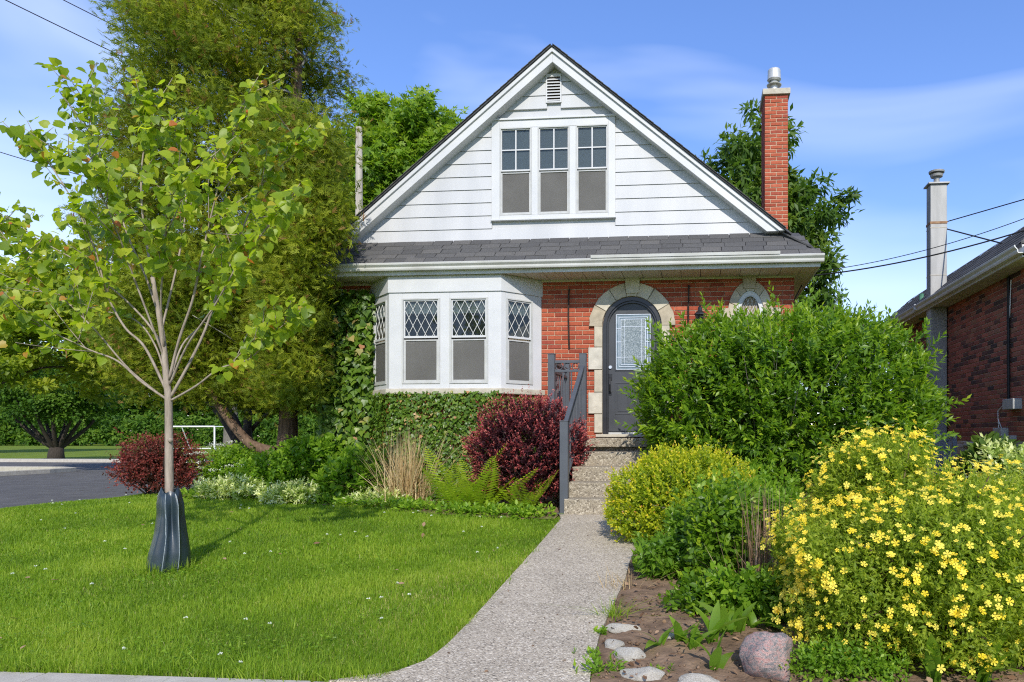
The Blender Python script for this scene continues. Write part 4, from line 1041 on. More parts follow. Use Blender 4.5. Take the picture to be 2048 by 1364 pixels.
# ================================================================== NEIGHBOUR
XN = 4.40
nb = thing('neighbour_house', 'dark red brick bungalow at the right edge with grey gutter and metal flue', 'house', (6, 12, .3))
YN0, YN1 = 9.55, 16.2; ZNs = 3.58; ZN0 = 1.20; ZNg = 3.66
MB().box(XN+.012, XN+5, YN0, YN1, .0, ZNs+.1).build('wall', M['dmortar'], nb)
fr_n = lambda u, y, z: (XN+y, u, z)
items = []; NC = .0690; k = 0; z = ZNs-NC/2
while z > ZN0:
    y = YN0-(.109 if k % 2 else 0)
    while y < YN1:
        a, b = max(y, YN0)+.005, min(y+.218, YN1)-.005
        if b-a > .03: items.append(((a+b)/2, z, b-a))
        y += .218
    z -= NC; k += 1
items.sort(key=lambda s: s[0]); near = [s for s in items if s[0] > 9.9 and s[2] > .15]; idn = set(map(id, near[:300]))
nbm = {}
for s in items:
    if id(s) in idn:
        key = round(s[2], 3)
        if key not in nbm: nbm[key] = brick_mesh('brick', s[2], NC-.011, .05)
        o = link('brick', nbm[key], M['dbrick'], nb); o.location = (XN+random.uniform(-.001, .001), s[0], s[1]); o.rotation_euler = (0, 0, -math.pi/2)
join_bricks('brickwork', [s for s in items if id(s) not in idn], M['dbrick_j'], nb, NC-.011, fr_n)
# brick front of the neighbouring house with a window and its gutter
fitems = []; k = 0; z = ZNs-NC/2
NWX0, NWX1, NWZ0, NWZ1 = XN+1.4, XN+3.2, 1.75, 3.0
while z > ZN0:
    x = XN-(.109 if k % 2 else 0)
    while x < XN+5:
        a, b = max(x, XN+.05)+.005, min(x+.218, XN+5)-.005
        if b-a > .03 and not (NWX0-.05 < (a+b)/2 < NWX1+.05 and NWZ0-.06 < z < NWZ1+.05): fitems.append(((a+b)/2, z, b-a))
        x += .218
    z -= NC; k += 1
join_bricks('front_brickwork', fitems, M['dbrick_j'], nb, NC-.011, lambda x, y, z: (x, YN0-.012+y, z))
nw = MB().box(NWX0-.06, NWX1+.06, YN0-.02, YN0+.03, NWZ0-.06, NWZ1+.06).build('front_window', M['white'], nb)
for q in range(2):
    xa = NWX0+(NWX1-NWX0)*q/2+.03; MB().box(xa, xa+(NWX1-NWX0)/2-.06, YN0-.026, YN0-.021, NWZ0+.03, NWZ1-.03).build('pane', M['black'], nw)
MB().prism([(XN-.32, YN0-.37+y, ZNg-.06+z) for y, z in prof], (5.4, 0, 0)).build('gutter', M['gutter'], nb)
MB().box(XN-.3, XN+5, YN0-.36, YN0+.01, ZNs+.001, ZNs+.019).build('soffit', M['sill'], nb)
MB().prism([(XN-.34, YN0-.36, ZNg+.07), (XN+5.2, YN0-.36, ZNg+.07), (XN+4.6, YN0+.12, 4.37), (4.78, YN0+.12, 4.37)], (0, 0, .03)).build('roof_slope', M['shingle_j'], nb)
# field-stone foundation
y = YN0
while y < 14.5:
    wd = random.uniform(.28, .5); zz = .2
    while zz < ZN0-.02:
        h = min(random.uniform(.2, .34), ZN0-zz)
        m4 = MB().box(XN-.05+random.uniform(-.02, .02), XN+.1, y+.012, y+wd-.012, zz+.012, zz+h-.012).build('foundation_stone', M['sill'], nb, bevel=.05); zz += h
    y += wd
XG = 4.08; ZNg = 3.66
MB().box(XG, XN+.02, YN0-.35, YN1+.2, ZNs, ZNs+.02).build('soffit', M['sill'], nb)
MB().box(XG-.005, XG+.02, YN0-.35, YN1+.2, ZNs-.02, ZNg+.06).build('fascia', M['gutter'], nb)
MB().prism([(XG+x, YN0-.4, ZNg-.06+z) for x, z in [(y_, z_) for y_, z_ in prof]], (0, YN1-YN0+.7, 0)).build('gutter', M['gutter'], nb)
MB().prism([(XG-.02, YN0-.36, ZNg+.07), (XG-.02, YN1+.2, ZNg+.07), (4.78, YN1-.5, 4.36), (4.78, YN0+.1, 4.36)], (0, 0, -.04)).build('roof_slope', M['shingle_j'], nb)
MB().prism([(4.78, YN0+.1, 4.36), (4.78, YN1-.5, 4.36), (9, YN1-.5, 5.4), (9, YN0+.1, 5.4)], (0, 0, -.04)).build('roof_top', M['shingle_j'], nb)
mb = MB(); ms_ = (4.36-ZNg-.07)/(4.78-XG+.02)
for k in range(7):
    t0 = k/7; x0 = XG-.025+.8*t0; y = YN0-.3
    while y < YN1:
        wd = .3; x1 = x0+.8/7+.01
        zz0 = ZNg+.072+(x0-XG+.02)*ms_; zz1 = ZNg+.072+(x1-XG+.02)*ms_
        hh = random.uniform(.012, .020)
        mb.add([(x0, y, zz0+hh), (x0, y+wd-.008, zz0+hh), (x1, y+wd-.008, zz1+.006), (x1, y, zz1+.006), (x0, y, zz0), (x0, y+wd-.008, zz0)], [(0, 3, 2, 1), (0, 1, 5, 4)]); y += wd
o = mb.build('roof_shingles', M['shingle_j'], nb); o['kind'] = 'stuff'
# square metal flue
yf = 12.75; xf0, xf1 = PX(1861, yf), PX(1894, yf); zf1 = PZ(1875, 368, yf)
fl = MB().box(xf0, xf1, yf, yf+.22, .4, zf1).build('flue', M['flue'], nb, bevel=.006)
for py in (455, 550): 
    zz = PZ(1875, py, yf); MB().box(xf0-.004, xf1+.004, yf-.004, yf+.224, zz-.006, zz+.006).build('seam', M['sill'], fl)
zz = PZ(1875, 445, yf); MB().box(xf0-.007, xf1+.007, yf-.007, yf+.227, zz-.02, zz+.02).build('rusty_band', M['rust'], fl)
MB().prism([(xf0-.04, yf-.04, zf1+.002), (xf1+.04, yf-.04, zf1+.002), (xf1+.04, yf+.26, zf1+.002), (xf0-.04, yf+.26, zf1+.002)], (0, 0, .025)).build('flue_collar', M['flue'], fl)
xm = (xf0+xf1)/2
MB().lathe((xm, yf+.11, zf1+.02), [(.06, 0), (.05, .08), (.05, .14), (.10, .14), (.11, .18), (.07, .18), (.07, .21), (.13, .21), (.135, .24), (.001, .25)], 20).build('flue_terminal', M['flue'], fl)
zr = PZ(1892, 441, yf)
MB().tube([(xf1, yf+.1, zr), (6.5, yf-1.5, zr+.25)], .010, 5).build('brace_rod', M['blackcable'], nb)
MB().tube([(xf1, yf+.05, PZ(1892, 456, yf)), (4.62, 11.1, 4.24)], .012, 5).build('brace_rod', M['blackcable'], nb)
yg = 13.9; MB().tube([P(1843, 640, yg), P(1843, 588, yg)], .045, 10).build('vent_pipe', M['greenpipe'], nb)
MB().prism([(XG-.12, 13.2, ZNg-.04), (XG-.12, 13.2, ZNg+.06), (XG+.02, 13.2, ZNg+.06), (XG+.02, 13.2, ZNg-.04)], (0, .06, 0)).build('gutter_joint', M['white'], nb)
dp = PXP(1803, 668, XG-.04); MB().tube([(XG-.06, 15.2, ZNg-.05), (XG-.06, 15.2, 3.4), (XN-.06, 15.2, 3.2), (XN-.06, 15.2, 1.0)], .035, 8).build('downpipe', M['gutter'], nb)
# services on the wall
w1, w2 = PXP(2026, 545, XN-.03), PXP(2014, 870, XN-.03)
yv = PXP(2017, 700, XN-.03).y
MB().tube([(XN-.03, yv, 3.55), (XN-.03, yv, PXP(2017, 815, XN).z)], .022, 8).build('conduit', M['blackcable'], nb)
def wp(px, py, o=.02): return PXP(px, py, XN-o)
MB().tube([wp(2022, 560), wp(2019, 640), wp(2018, 790), wp(2009, 808), wp(1996, 822), wp(1996, 838), wp(2004, 858), wp(2012, 874)], .007, 5).build('cable', M['whitecable'], nb)
MB().tube([wp(1997, 838), wp(1998, 880), wp(1985, 886), wp(1975, 885), wp(1963, 882), wp(1950, 886), wp(1922, 883)], .008, 5).build('cable', M['whitecable'], nb)
def wallbox(name, px0, px1, py0, py1, d, mat):
    a, b = wp(px0, py0, 0), wp(px1, py1, 0); MB().box(XN-d, XN+.01, min(a.y, b.y), max(a.y, b.y), min(a.z, b.z), max(a.z, b.z)).build(name, mat, nb, bevel=.01)
wallbox('meter_box', 2022, 2044, 799, 818, .12, M['greyplastic']); wallbox('junction_box', 1999, 2017, 856, 882, .10, M['greyplastic']); wallbox('small_box', 2018, 2033, 871, 880, .08, M['greyplastic'])
wallbox('black_device', 2006, 2016, 890, 905, .06, M['black'])
bw0, bw1 = wp(1988, 900, .06), wp(2001, 900, .06)
MB().box(XN-.07, XN, min(bw0.y, bw1.y), max(bw0.y, bw1.y), .45, 1.12).build('basement_window_post', M['white'], nb)
# slatted blue-grey panel gate beside the flue
yq = 11.9; gx_0, gx_1 = PX(1842, yq), PX(1914, yq); gz_1 = PZ(1880, 866, yq)
gt = thing('slatted_panel', 'blue-grey slatted panel between the big bush and the neighbouring brick wall', 'panel', ((gx_0+gx_1)/2, yq, .35))
mb = MB(); mb.box(gx_0, gx_0+.06, yq, yq+.05, .36, gz_1); mb.box(gx_1-.06, gx_1, yq, yq+.05, .36, gz_1); mb.box(gx_0+.06, gx_1-.06, yq+.001, yq+.05, gz_1-.06, gz_1); mb.box(gx_0+.06, gx_1-.06, yq+.001, yq+.05, .40, .48)
mb.build('frame', M['acunit'], gt)
xx = gx_0+.062
while xx < gx_1-.08:
    MB().box(xx, xx+.032, yq+.012, yq+.035, .48, gz_1-.17).build('slat', M['acunit'], gt); xx += .036
for k in range(4): MB().box(gx_0+.06, gx_1-.06, yq+.014, yq+.034, gz_1-.16+k*.025, gz_1-.145+k*.025).build('louvre', M['acunit'], gt)

# ================================================================== TREES
def limb(mb, pts, r0, r1, n=8):
    mb.tube(pts, np.linspace(r0, r1, len(pts)), n)
def smooth_path(pts, m=12):
    """Catmull-Rom through the points"""
    p = [Vector(q) for q in pts]; p = [p[0]*2-p[1]]+p+[p[-1]*2-p[-2]]; out_ = []
    for i in range(1, len(p)-2):
        for t in np.linspace(0, 1, m, endpoint=False):
            a, b, c, d = p[i-1], p[i], p[i+1], p[i+2]
            out_.append(.5*((2*b)+(c-a)*t+(2*a-5*b+4*c-d)*t*t+(3*b-a-3*c+d)*t**3))
    out_.append(p[-2]); return out_
def lump_crown(centres, rad, nleaf, T, size, seed, squash=.75, tip=.3):
    """leaf clumps: every centre is a twig end carrying a lumpy cluster of leaves"""
    parts = []
    for i, c in enumerate(centres):
        r = rad[i] if hasattr(rad, '__len__') else rad
        n = max(6, int(nleaf*rng.uniform(.6, 1.35)))
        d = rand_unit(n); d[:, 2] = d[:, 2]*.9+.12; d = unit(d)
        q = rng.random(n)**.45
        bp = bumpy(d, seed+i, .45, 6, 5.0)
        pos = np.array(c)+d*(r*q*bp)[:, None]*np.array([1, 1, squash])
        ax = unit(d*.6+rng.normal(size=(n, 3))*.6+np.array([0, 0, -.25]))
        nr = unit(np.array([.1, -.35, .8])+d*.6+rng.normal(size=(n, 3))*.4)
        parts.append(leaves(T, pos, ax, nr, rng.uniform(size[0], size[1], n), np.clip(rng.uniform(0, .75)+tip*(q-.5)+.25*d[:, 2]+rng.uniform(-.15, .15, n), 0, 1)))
    return merge(parts)
def crown_centres(c, rad, n, seed, inner=.35, amp=.25, k=16, zmin=-.8):
    d = rand_unit(n*3); d = d[d[:, 2] > zmin][:n]
    q = rng.uniform(inner, 1, n)**.6
    return np.array(c)+d*np.array(rad)*(q*bumpy(d, seed, amp, k, 7))[:, None]
def tree(name, label, base, c, rad, n, lr, nleaf, T, size, leafm, barkm, seed, r0=.2, limbs=9, group=None, cat='tree', inner=.35, amp=.28, squash=.75):
    base = Vector(base); t = thing(name, label, cat, base, group)
    C = crown_centres(c, rad, n, seed, inner, amp)
    if lr[1] > 0:
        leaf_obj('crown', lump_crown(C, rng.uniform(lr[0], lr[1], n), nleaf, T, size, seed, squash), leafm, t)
    mb = MB(); top = Vector(c)+Vector((0, 0, rad[2]*.5))
    tr = smooth_path([base-Vector((0, 0, .15)), base.lerp(top, .3)+Vector((.05, .02, 0)), base.lerp(top, .62)+Vector((-.08, .05, 0)), top], 6)
    limb(mb, tr, r0, r0*.2); mb.build('trunk', barkm, t, smooth=True)
    mb = MB()
    for i in range(limbs):
        e = Vector(C[i*max(1, n//limbs) % n]); s = tr[int(len(tr)*random.uniform(.3, .8))]
        mid = s.lerp(e, .5)+Vector((0, 0, .12*(e-s).length)); limb(mb, smooth_path([s, mid, e], 6), r0*.35, r0*.06, 5)
    mb.build('limbs', barkm, t, smooth=True)
    return t

# ---- big cedar beside the house
cb = Vector((-7.10, 11.6, gzf(-7.1, 11.6)))
ced = thing('cedar_tree', 'tall shaggy cedar tree with yellow-green sprays left of the house', 'tree', cb)
nB = 1500
yp = rng.uniform(-130, 800, nB)                       # crown outline by height, read off the photo at the trunk's distance
KY = [-130, -60, 0, 100, 200, 300, 400, 450, 500, 560, 600, 700, 760, 800]
lo = np.interp(yp, KY, [400, 330, 288, 272, 232, 240, 232, 228, 226, 224, 222, 225, 270, 330])
hi = np.interp(yp, KY, [520, 600, 640, 676, 690, 688, 672, 655, 640, 630, 625, 620, 610, 600])
kD = 12.1/F_PX
zb = CAMZ+(CY-yp)*kD
cxp = (lo+hi)/2; hw = (hi-lo)/2*kD*.93
ph = rng.uniform(0, 2*math.pi, nB); u_ = rng.uniform(.12, 1, nB)**.55
lob = 1+.07*np.sin(ph*3+zb*1.7)+.06*np.sin(ph*5-zb*2.9)
ccx = np.array([PX(c, 11.5) for c in cxp])
bc = np.stack([ccx+hw*u_*lob*np.cos(ph), 11.5+hw*.9*u_*lob*np.sin(ph), zb], -1)
# the side towards the house hangs in front of the eaves, not through them
inh = (bc[:, 0] > -6.25) & (bc[:, 1] > 9.95)
sl_ = np.array([ (p[0]+6.25)*.0 for p in bc ])
f_ = rng.uniform(9.35, 9.9, nB)/np.maximum(bc[:, 1], 1e-3)
for i in np.nonzero(inh)[0]:
    d = bc[i]-np.array([0, 0, CAMZ]); bc[i] = np.array([0, 0, CAMZ])+d*f_[i]
keep = ~((zb > 4.9) & (np.sin(bc[:, 0]*2.7+1.0)*np.sin(bc[:, 2]*1.9+.6) > .42) & (rng.random(nB) < .85))
bc, ph, u_, zb = bc[keep], ph[keep], u_[keep], zb[keep]
# the boughs that hang forward beside the house corner
nE = 520; ye = rng.uniform(240, 790, nE)
xe_ = 540+(np.interp(ye, KY, [520, 600, 640, 640, 640, 640, 655, 668, 628, 622, 618, 615, 610, 600])-540)*rng.random(nE)**.8
Ye = np.where(xe_ > 620, rng.uniform(9.3, 9.95, nE), rng.uniform(9.6, 11.0, nE))
be = np.array([tuple(P(a, b, c)) for a, b, c in zip(xe_, ye, Ye)])
bc = np.vstack([bc, be]); ph = np.concatenate([ph, rng.uniform(-2.6, -.5, nE)])
parts = []
for i in range(len(bc)):
    n = int(rng.uniform(70, 130)); o_ = np.array([math.cos(ph[i]), math.sin(ph[i]), 0.0])
    a = rng.normal(size=(n, 3))*np.array([.17, .17, .15]); along = rng.uniform(-.35, .32, n)
    pos = bc[i]+a*(1-.4*np.abs(along)/.35)[:, None]+o_*along[:, None]+np.array([0, 0, 1])*(.18*along-.9*np.clip(along, 0, 1)**2)[:, None]
    ax = unit(o_*.55+np.array([0, 0, .15])+rng.normal(size=(n, 3))*.6-np.array([0, 0, .5])*np.clip(along, 0, 1)[:, None])
    nr = unit(rng.normal(size=(n, 3))+o_*.5)
    base_r = rng.uniform(.05, .75); br = rng.random(n) < .02+.12*(rng.random() < .25)
    parts.append(leaves(T_CEDAR, pos, ax, nr, rng.uniform(.07, .16, n), np.where(br, rng.uniform(.9, 1, n), np.clip(base_r+.35*along+rng.uniform(-.15, .15, n), 0, .86))))
leaf_obj('crown', merge(parts), M['l_cedar'], ced)
mb = MB(); limb(mb, smooth_path([cb-Vector((0, 0, .2)), cb+Vector((-.02, 0, .5)), cb+Vector((.02, 0, 1.4)), cb+Vector((.0, .0, 4)), cb+Vector((.2, 0, 7.5)), cb+Vector((.25, 0, 10.6))], 6), .23, .03, 10)
mb.build('trunk', M['bark_cedar'], ced, smooth=True)
mb = MB()
for i in range(0, len(bc), 9):
    if bc[i][2] < 3.0: continue
    e = Vector(bc[i]); s = Vector((cb.x+.02*e.z, cb.y, max(1.3, e.z-.35-.3*random.random()))); limb(mb, smooth_path([s, s.lerp(e, .35)+Vector((random.gauss(0, .12), random.gauss(0, .12), -.18)), s.lerp(e, .7)+Vector((random.gauss(0, .12), 0, -.12)), e], 4), .022, .005, 5)
mb.build('limbs', M['twig'], ced, smooth=True)
# leaning bare limb of the cedar
mb = MB(); limb(mb, smooth_path([P(548, 905, 11.3), P(505, 890, 11.2), P(470, 855, 11.1), P(430, 800, 11.0), P(390, 740, 11.0)], 6), .10, .05, 8); mb.build('low_limb', M['bark_cedar'], ced, smooth=True)

# ---- dark several-stemmed tree behind the cedar
db = G(488, 945); dY = 15.0
db = Vector((PX(488, dY), dY, gzf(PX(488, dY), dY)))
dk = thing('dark_tree', 'dark several-stemmed tree standing in shade behind the cedar', 'tree', db)
for pth, r0 in (([(492, 960), (487, 915), (465, 865), (430, 815), (385, 770), (330, 700)], .13), ([(492, 958), (484, 900), (476, 850), (440, 790), (410, 720)], .10), ([(500, 960), (497, 900), (495, 850), (500, 790), (505, 700)], .12), ([(496, 870), (520, 840), (545, 820), (580, 790)], .05)):
    mb = MB(); limb(mb, smooth_path([P(x, y, dY+random.uniform(-.1, .1)) for x, y in pth], 6), r0, r0*.45, 8); mb.build('stem', M['bark_dark'], dk, smooth=True)
C = crown_centres((PX(430, dY), dY+.5, 4.2), (3.0, 1.6, 1.9), 150, 31)
leaf_obj('crown', lump_crown(C, rng.uniform(.35, .6, 150), 70, T_OVAL, (.09, .15), 31), M['l_maple'], dk)

# ---- maple behind the house, tree behind the chimney
def at(px, Y): return PX(px, Y)
Ym = 27.0
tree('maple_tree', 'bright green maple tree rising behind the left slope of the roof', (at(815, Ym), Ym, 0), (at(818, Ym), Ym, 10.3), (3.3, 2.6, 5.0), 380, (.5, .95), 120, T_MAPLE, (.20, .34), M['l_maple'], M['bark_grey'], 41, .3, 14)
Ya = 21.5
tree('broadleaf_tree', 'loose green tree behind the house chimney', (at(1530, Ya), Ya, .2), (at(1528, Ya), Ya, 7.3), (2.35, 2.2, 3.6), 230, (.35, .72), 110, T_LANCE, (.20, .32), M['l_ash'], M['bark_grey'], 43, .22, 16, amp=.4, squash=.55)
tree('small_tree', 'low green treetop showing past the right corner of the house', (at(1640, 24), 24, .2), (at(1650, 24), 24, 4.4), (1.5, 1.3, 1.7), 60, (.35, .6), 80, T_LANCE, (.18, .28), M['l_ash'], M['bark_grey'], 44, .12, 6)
# ---- left background
Yl = 20.5
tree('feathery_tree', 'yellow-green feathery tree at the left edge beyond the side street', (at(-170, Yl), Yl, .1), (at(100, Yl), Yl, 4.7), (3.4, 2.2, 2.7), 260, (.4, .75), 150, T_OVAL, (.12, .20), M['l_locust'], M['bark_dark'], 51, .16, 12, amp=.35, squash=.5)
bT = G(112, 921); 
pk = thing('park_tree', 'small dark-trunked tree at the edge of the park field beyond the road', 'tree', bT)
mb = MB(); limb(mb, [bT-Vector((0, 0, .2)), bT+Vector((0, 0, .35)), bT+Vector((.05, 0, .75))], .42, .30, 10); mb.build('trunk', M['bark_dark'], pk, smooth=True)
mb = MB()
for k in range(11):
    a = 2*math.pi*k/11+.3; e = Vector((math.cos(a)*random.uniform(1.2, 2.8), math.sin(a)*1.8, random.uniform(2.6, 4.4)))
    limb(mb, smooth_path([bT+Vector((.05, 0, .6)), bT+Vector((e.x*.35, e.y*.35, 1.2)), bT+Vector((e.x*.75, e.y*.75, 2.2)), bT+e], 5), .15, .03, 6)
mb.build('limbs', M['bark_dark'], pk, smooth=True)
C = crown_centres((bT.x+.2, bT.y, 3.7), (3.5, 2.6, 2.3), 190, 52, .4)
leaf_obj('crown', lump_crown(C, rng.uniform(.5, .85, 190), 110, T_OVAL, (.12, .21), 52), M['l_wood'], pk)
b2 = Vector((at(-120, 48), 48, 0))
tree('tall_park_tree', 'tall dark tree behind the yellow-green tree at the left edge', b2, (b2.x-1, 48, 8.5), (6, 4, 7.0), 260, (1.0, 1.8), 110, T_OVAL, (.3, .5), M['l_wood'], M['bark_grey'], 53, .35, 8)
tb = Vector((at(462, 33), 33, 0)); 
tree('roadside_tree', 'thick pale-trunked tree beyond the road behind the dark stems', tb, (at(455, 33), 33, 6.2), (4.2, 3, 3.4), 170, (.6, 1.1), 110, T_OVAL, (.18, .30), M['l_wood'], M['bark_grey'], 54, .42, 8)
# far wood: one mass
n = 1500; xw_ = rng.uniform(-130, 10, n); yw_ = 95+rng.uniform(0, 9, n)+.08*np.abs(xw_); hh = 13.5+1.8*np.sin(xw_*.21)+1.3*np.sin(xw_*.53+1)
zw_ = rng.random(n)**.8*hh
parts = [lump_crown(np.stack([xw_, yw_-1.5*np.sin(zw_), zw_], -1), rng.uniform(1.6, 3.0, n), 75, T_OVAL, (.55, 1.0), 61)]
n = 620; xh = rng.uniform(-120, 8, n)
parts.append(lump_crown(np.stack([xh, np.full(n, 91.0)+rng.uniform(-1, 1, n), rng.uniform(.2, 4.2, n)], -1), rng.uniform(.9, 1.5, n), 70, T_OVAL, (.3, .55), 62))
o = leaf_obj('woods', merge(parts), M['l_wood']); tag(o, 'dark green wood and hedge along the far side of the park field', 'woods', kind='stuff')
# soccer goal
gl = thing('soccer_goal', 'white tubular soccer goal standing on the far park field', 'goal', G(400, 899))
g0 = G(340, 899); gY = 66.0
ga, gb_ = P(343, 899, gY), P(429, 899, gY); ga.z = gb_.z = gzf(0, gY); Hh = 2.3; r = .075
for (a, nm) in ((ga, 'post'), (gb_, 'post')): MB().tube([a, a+Vector((0, 0, Hh))], r, 8).build(nm, M['goalpaint'], gl)
MB().tube([ga+Vector((0, 0, Hh)), gb_+Vector((0, 0, Hh))], r, 8).build('crossbar', M['goalpaint'], gl)
for a in (ga, gb_):
    q = a+Vector((0, 2.6, 0)); MB().tube([a+Vector((0, .0, Hh)), a+Vector((.3, 1.0, Hh)), q], .05, 6).build('side_stay', M['goalpaint'], gl); MB().tube([a+Vector((0, 0, .06)), q+Vector((0, 0, .06))], .05, 6).build('ground_bar', M['goalpaint'], gl)
MB().tube([ga+Vector((0, 2.6, .06)), gb_+Vector((0, 2.6, .06))], .05, 6).build('ground_bar', M['goalpaint'], gl)
# utility pole and wires
Yp = 22.0; xp = PX(718, Yp)
pole = thing('utility_pole', 'pale wooden utility pole behind the cedar and the house', 'pole', (xp, Yp, .1))
MB().tube([(xp, Yp, -.3), (xp, Yp, 6), (xp, Yp, 11.4)], [.15, .13, .10], 12).build('shaft', M['pole'], pole, smooth=True)
MB().box(xp-.10, xp+.02, Yp-.06, Yp+.06, 10.7, 10.82).build('cross_arm', M['pole'], pole)
for dx in (-.06,): MB().lathe((xp+dx, Yp, 10.82), [(.03, 0), (.05, .04), (.03, .08), (.045, .11), (.001, .14)], 10).build('insulator', M['greyplastic'], pole)
def wire(label, a, b, sag, r, grp, n=24):
    a, b = Vector(a), Vector(b); pts = [a.lerp(b, t)-Vector((0, 0, sag*4*t*(1-t))) for t in np.linspace(0, 1, n)]
    o = MB().tube(pts, r, 5).build('wire', M['blackcable']); tag(o, label, 'wire', grp); return o
def ext(px, py, Y): return P(px, py, Y)
wire('upper black power line crossing the top left sky', ext(-420, -285, 13), (xp-.1, Yp, 10.96), .15, .012, 'power lines')
wire('lower black power line just under the upper one in the top left sky', ext(-420, -215, 13), (xp-.1, Yp, 10.2), .12, .013, 'power lines')
wire('thin grey power line, highest at the top left corner', ext(-330, -280, 14), (xp, Yp, 11.3), .1, .007, 'power lines')
wire('black service cable low in the sky at the left edge', ext(-60, 285, 18), (xp-.2, Yp, 8.4), .4, .012, 'power lines')
h0 = Vector((EXR+.03, 11.35, PZ(1617, 552, 11.35)))
wire('thick service cable from the house corner towards the right edge', h0, ext(2300, 372, 9.4), .18, .011, 'service cables')
wire('thin service cable above the thick one at the house corner', h0+Vector((.02, 0, .06)), ext(2300, 330, 9.4), .22, .006, 'service cables')
mb = MB(); mb.tube([h0+Vector((.02, .0, 0))+Vector((.10*math.cos(t)-.05, 0, .10*math.sin(t)-.10)) for t in np.linspace(.5, 5.6, 14)], .005, 5); mb.tube([h0, h0+Vector((-.06, .02, -.05)), (XR+.02, 11.4, h0.z-.5)], .010, 5)
mb.build('cable_loop', M['blackcable'], house)

# ---- young tree on the lawn with its watering bag
YS = 5.72
sb = Vector((PX(340, YS), YS, gzf(PX(340, YS), YS)))
sap = thing('young_tree', 'young heart-leaved tree growing from the lawn inside a dark watering bag', 'tree', sb)
def SP(px, py, dy=0): return P(px, py, YS+dy)
mb = MB(); limb(mb, smooth_path([sb-Vector((0, 0, .1)), SP(339, 1000), SP(338, 900), SP(337, 800), SP(333, 760), SP(327, 690), SP(318, 630), SP(305, 555)], 6), .038, .017, 10)
mb.lathe(SP(341, 880, -.03), [(.001, -.025), (.02, -.012), (.022, .008), (.001, .02)], 8)
mb.build('trunk', M['bark_sap'], sap, smooth=True)
LB = [ # limb paths in photo pixels with the depth (towards or away from the camera) at the far end
    ([(314, 605), (305, 555), (292, 480), (283, 400), (285, 320), (300, 240), (318, 190)], .1, .018),
    ([(336, 800), (285, 765), (235, 722), (180, 700), (120, 672), (60, 645), (5, 640)], -.55, .016),
    ([(335, 785), (290, 695), (250, 655), (215, 590), (190, 500), (150, 410), (100, 330), (45, 270)], -.3, .018),
    ([(326, 690), (290, 640), (240, 590), (200, 560), (150, 520), (80, 480), (10, 430)], .35, .015),
    ([(340, 802), (392, 772), (440, 737), (500, 717), (550, 665), (585, 635)], -.25, .015),
    ([(341, 795), (382, 720), (412, 655), (440, 570), (475, 480), (515, 390), (560, 310), (600, 275)], .2, .019),
    ([(338, 760), (358, 680), (385, 600), (402, 520), (425, 420), (455, 300), (490, 190)], -.35, .018),
    ([(323, 660), (345, 570), (362, 490), (372, 400), (360, 320), (345, 250)], .5, .014),
    ([(318, 630), (290, 550), (255, 470), (230, 390), (200, 310), (175, 235), (165, 185)], .2, .014),
    ([(330, 720), (300, 640), (262, 540), (225, 440), (180, 350), (130, 310)], -.8, .014),
    ([(339, 770), (375, 690), (430, 610), (470, 540), (530, 460), (575, 400)], -.75, .014),
    ([(337, 770), (310, 690), (270, 640), (200, 620), (120, 600), (40, 560)], .9, .013),
    ([(339, 765), (365, 690), (410, 640), (450, 560), (480, 470), (520, 420)], .9, .013),
    ([(328, 700), (322, 600), (330, 500), (340, 400), (400, 330)], -1.0, .013),
    ([(334, 800), (260, 740), (190, 660), (110, 580), (30, 500), (-30, 420)], -.4, .013),
]
lbm = MB(); tips_, dirs_ = [], []; lp, la, ln_ = [], [], []
def hang(p, d, out_r):
    """one hanging heart leaf on a short stalk at p"""
    q = p+Vector(d)*random.uniform(.01, .05)+Vector((random.uniform(-.02, .02), random.uniform(-.03, .02), random.uniform(-.03, .01)))
    lp.append(q); la.append(Vector(d)*.45+Vector((random.gauss(0, .45), random.gauss(-.1, .45), random.gauss(-.55, .35)))); ln_.append(Vector((random.gauss(.1, .45), random.gauss(-.75, .4), random.gauss(.6, .35))))
for (pth, dep, r0) in LB:
    m = len(pth); pts = smooth_path([SP(x, y, dep*(i/(m-1))**1.2) for i, (x, y) in enumerate(pth)], 7)
    limb(lbm, pts, r0*.68, .003, 6); nP = len(pts)
    for i in range(int(nP*.40), nP):
        t = (i-nP*.40)/(nP*.6); d = (pts[min(i+1, nP-1)]-pts[i-1]).normalized()
        for _ in range(2):
            if random.random() < .8: hang(pts[i], d.cross(Vector((random.gauss(0, 1), random.gauss(0, 1), random.gauss(0, 1)))).normalized(), 0)
        if random.random() < .42+.2*t:
            s = pts[i]; dd = (d*.7+Vector((random.gauss(0, .55), random.gauss(0, .6), random.gauss(.1, .35)))).normalized(); ln2 = random.uniform(.18, .48)*(1.1-.4*t)
            tw = [s+dd*ln2*k/5+Vector((0, 0, .03*(k/5)**2)) for k in range(6)]; limb(lbm, tw, .0045, .002, 4)
            for k in range(1, 6):
                for _ in range(2): hang(tw[k], dd.cross(Vector((random.gauss(0, 1), random.gauss(0, 1), random.gauss(0, 1)))).normalized(), 0)
            hang(tw[-1], dd, 0)
lbm.build('limbs', M['bark_sap'], sap, smooth=True)
n = len(lp); print('sapling leaves', n)
rv = rng.uniform(0, .84, n); red = rng.random(n) < .05; rv[red] = rng.uniform(.88, 1, red.sum())
leaf_obj('crown', leaves(T_HEART, np.array([tuple(p) for p in lp]), np.array([tuple(p) for p in la]), np.array([tuple(p) for p in ln_]), rng.uniform(.05, .10, n)*np.where(red, .75, 1), rv), M['l_sap'], sap)
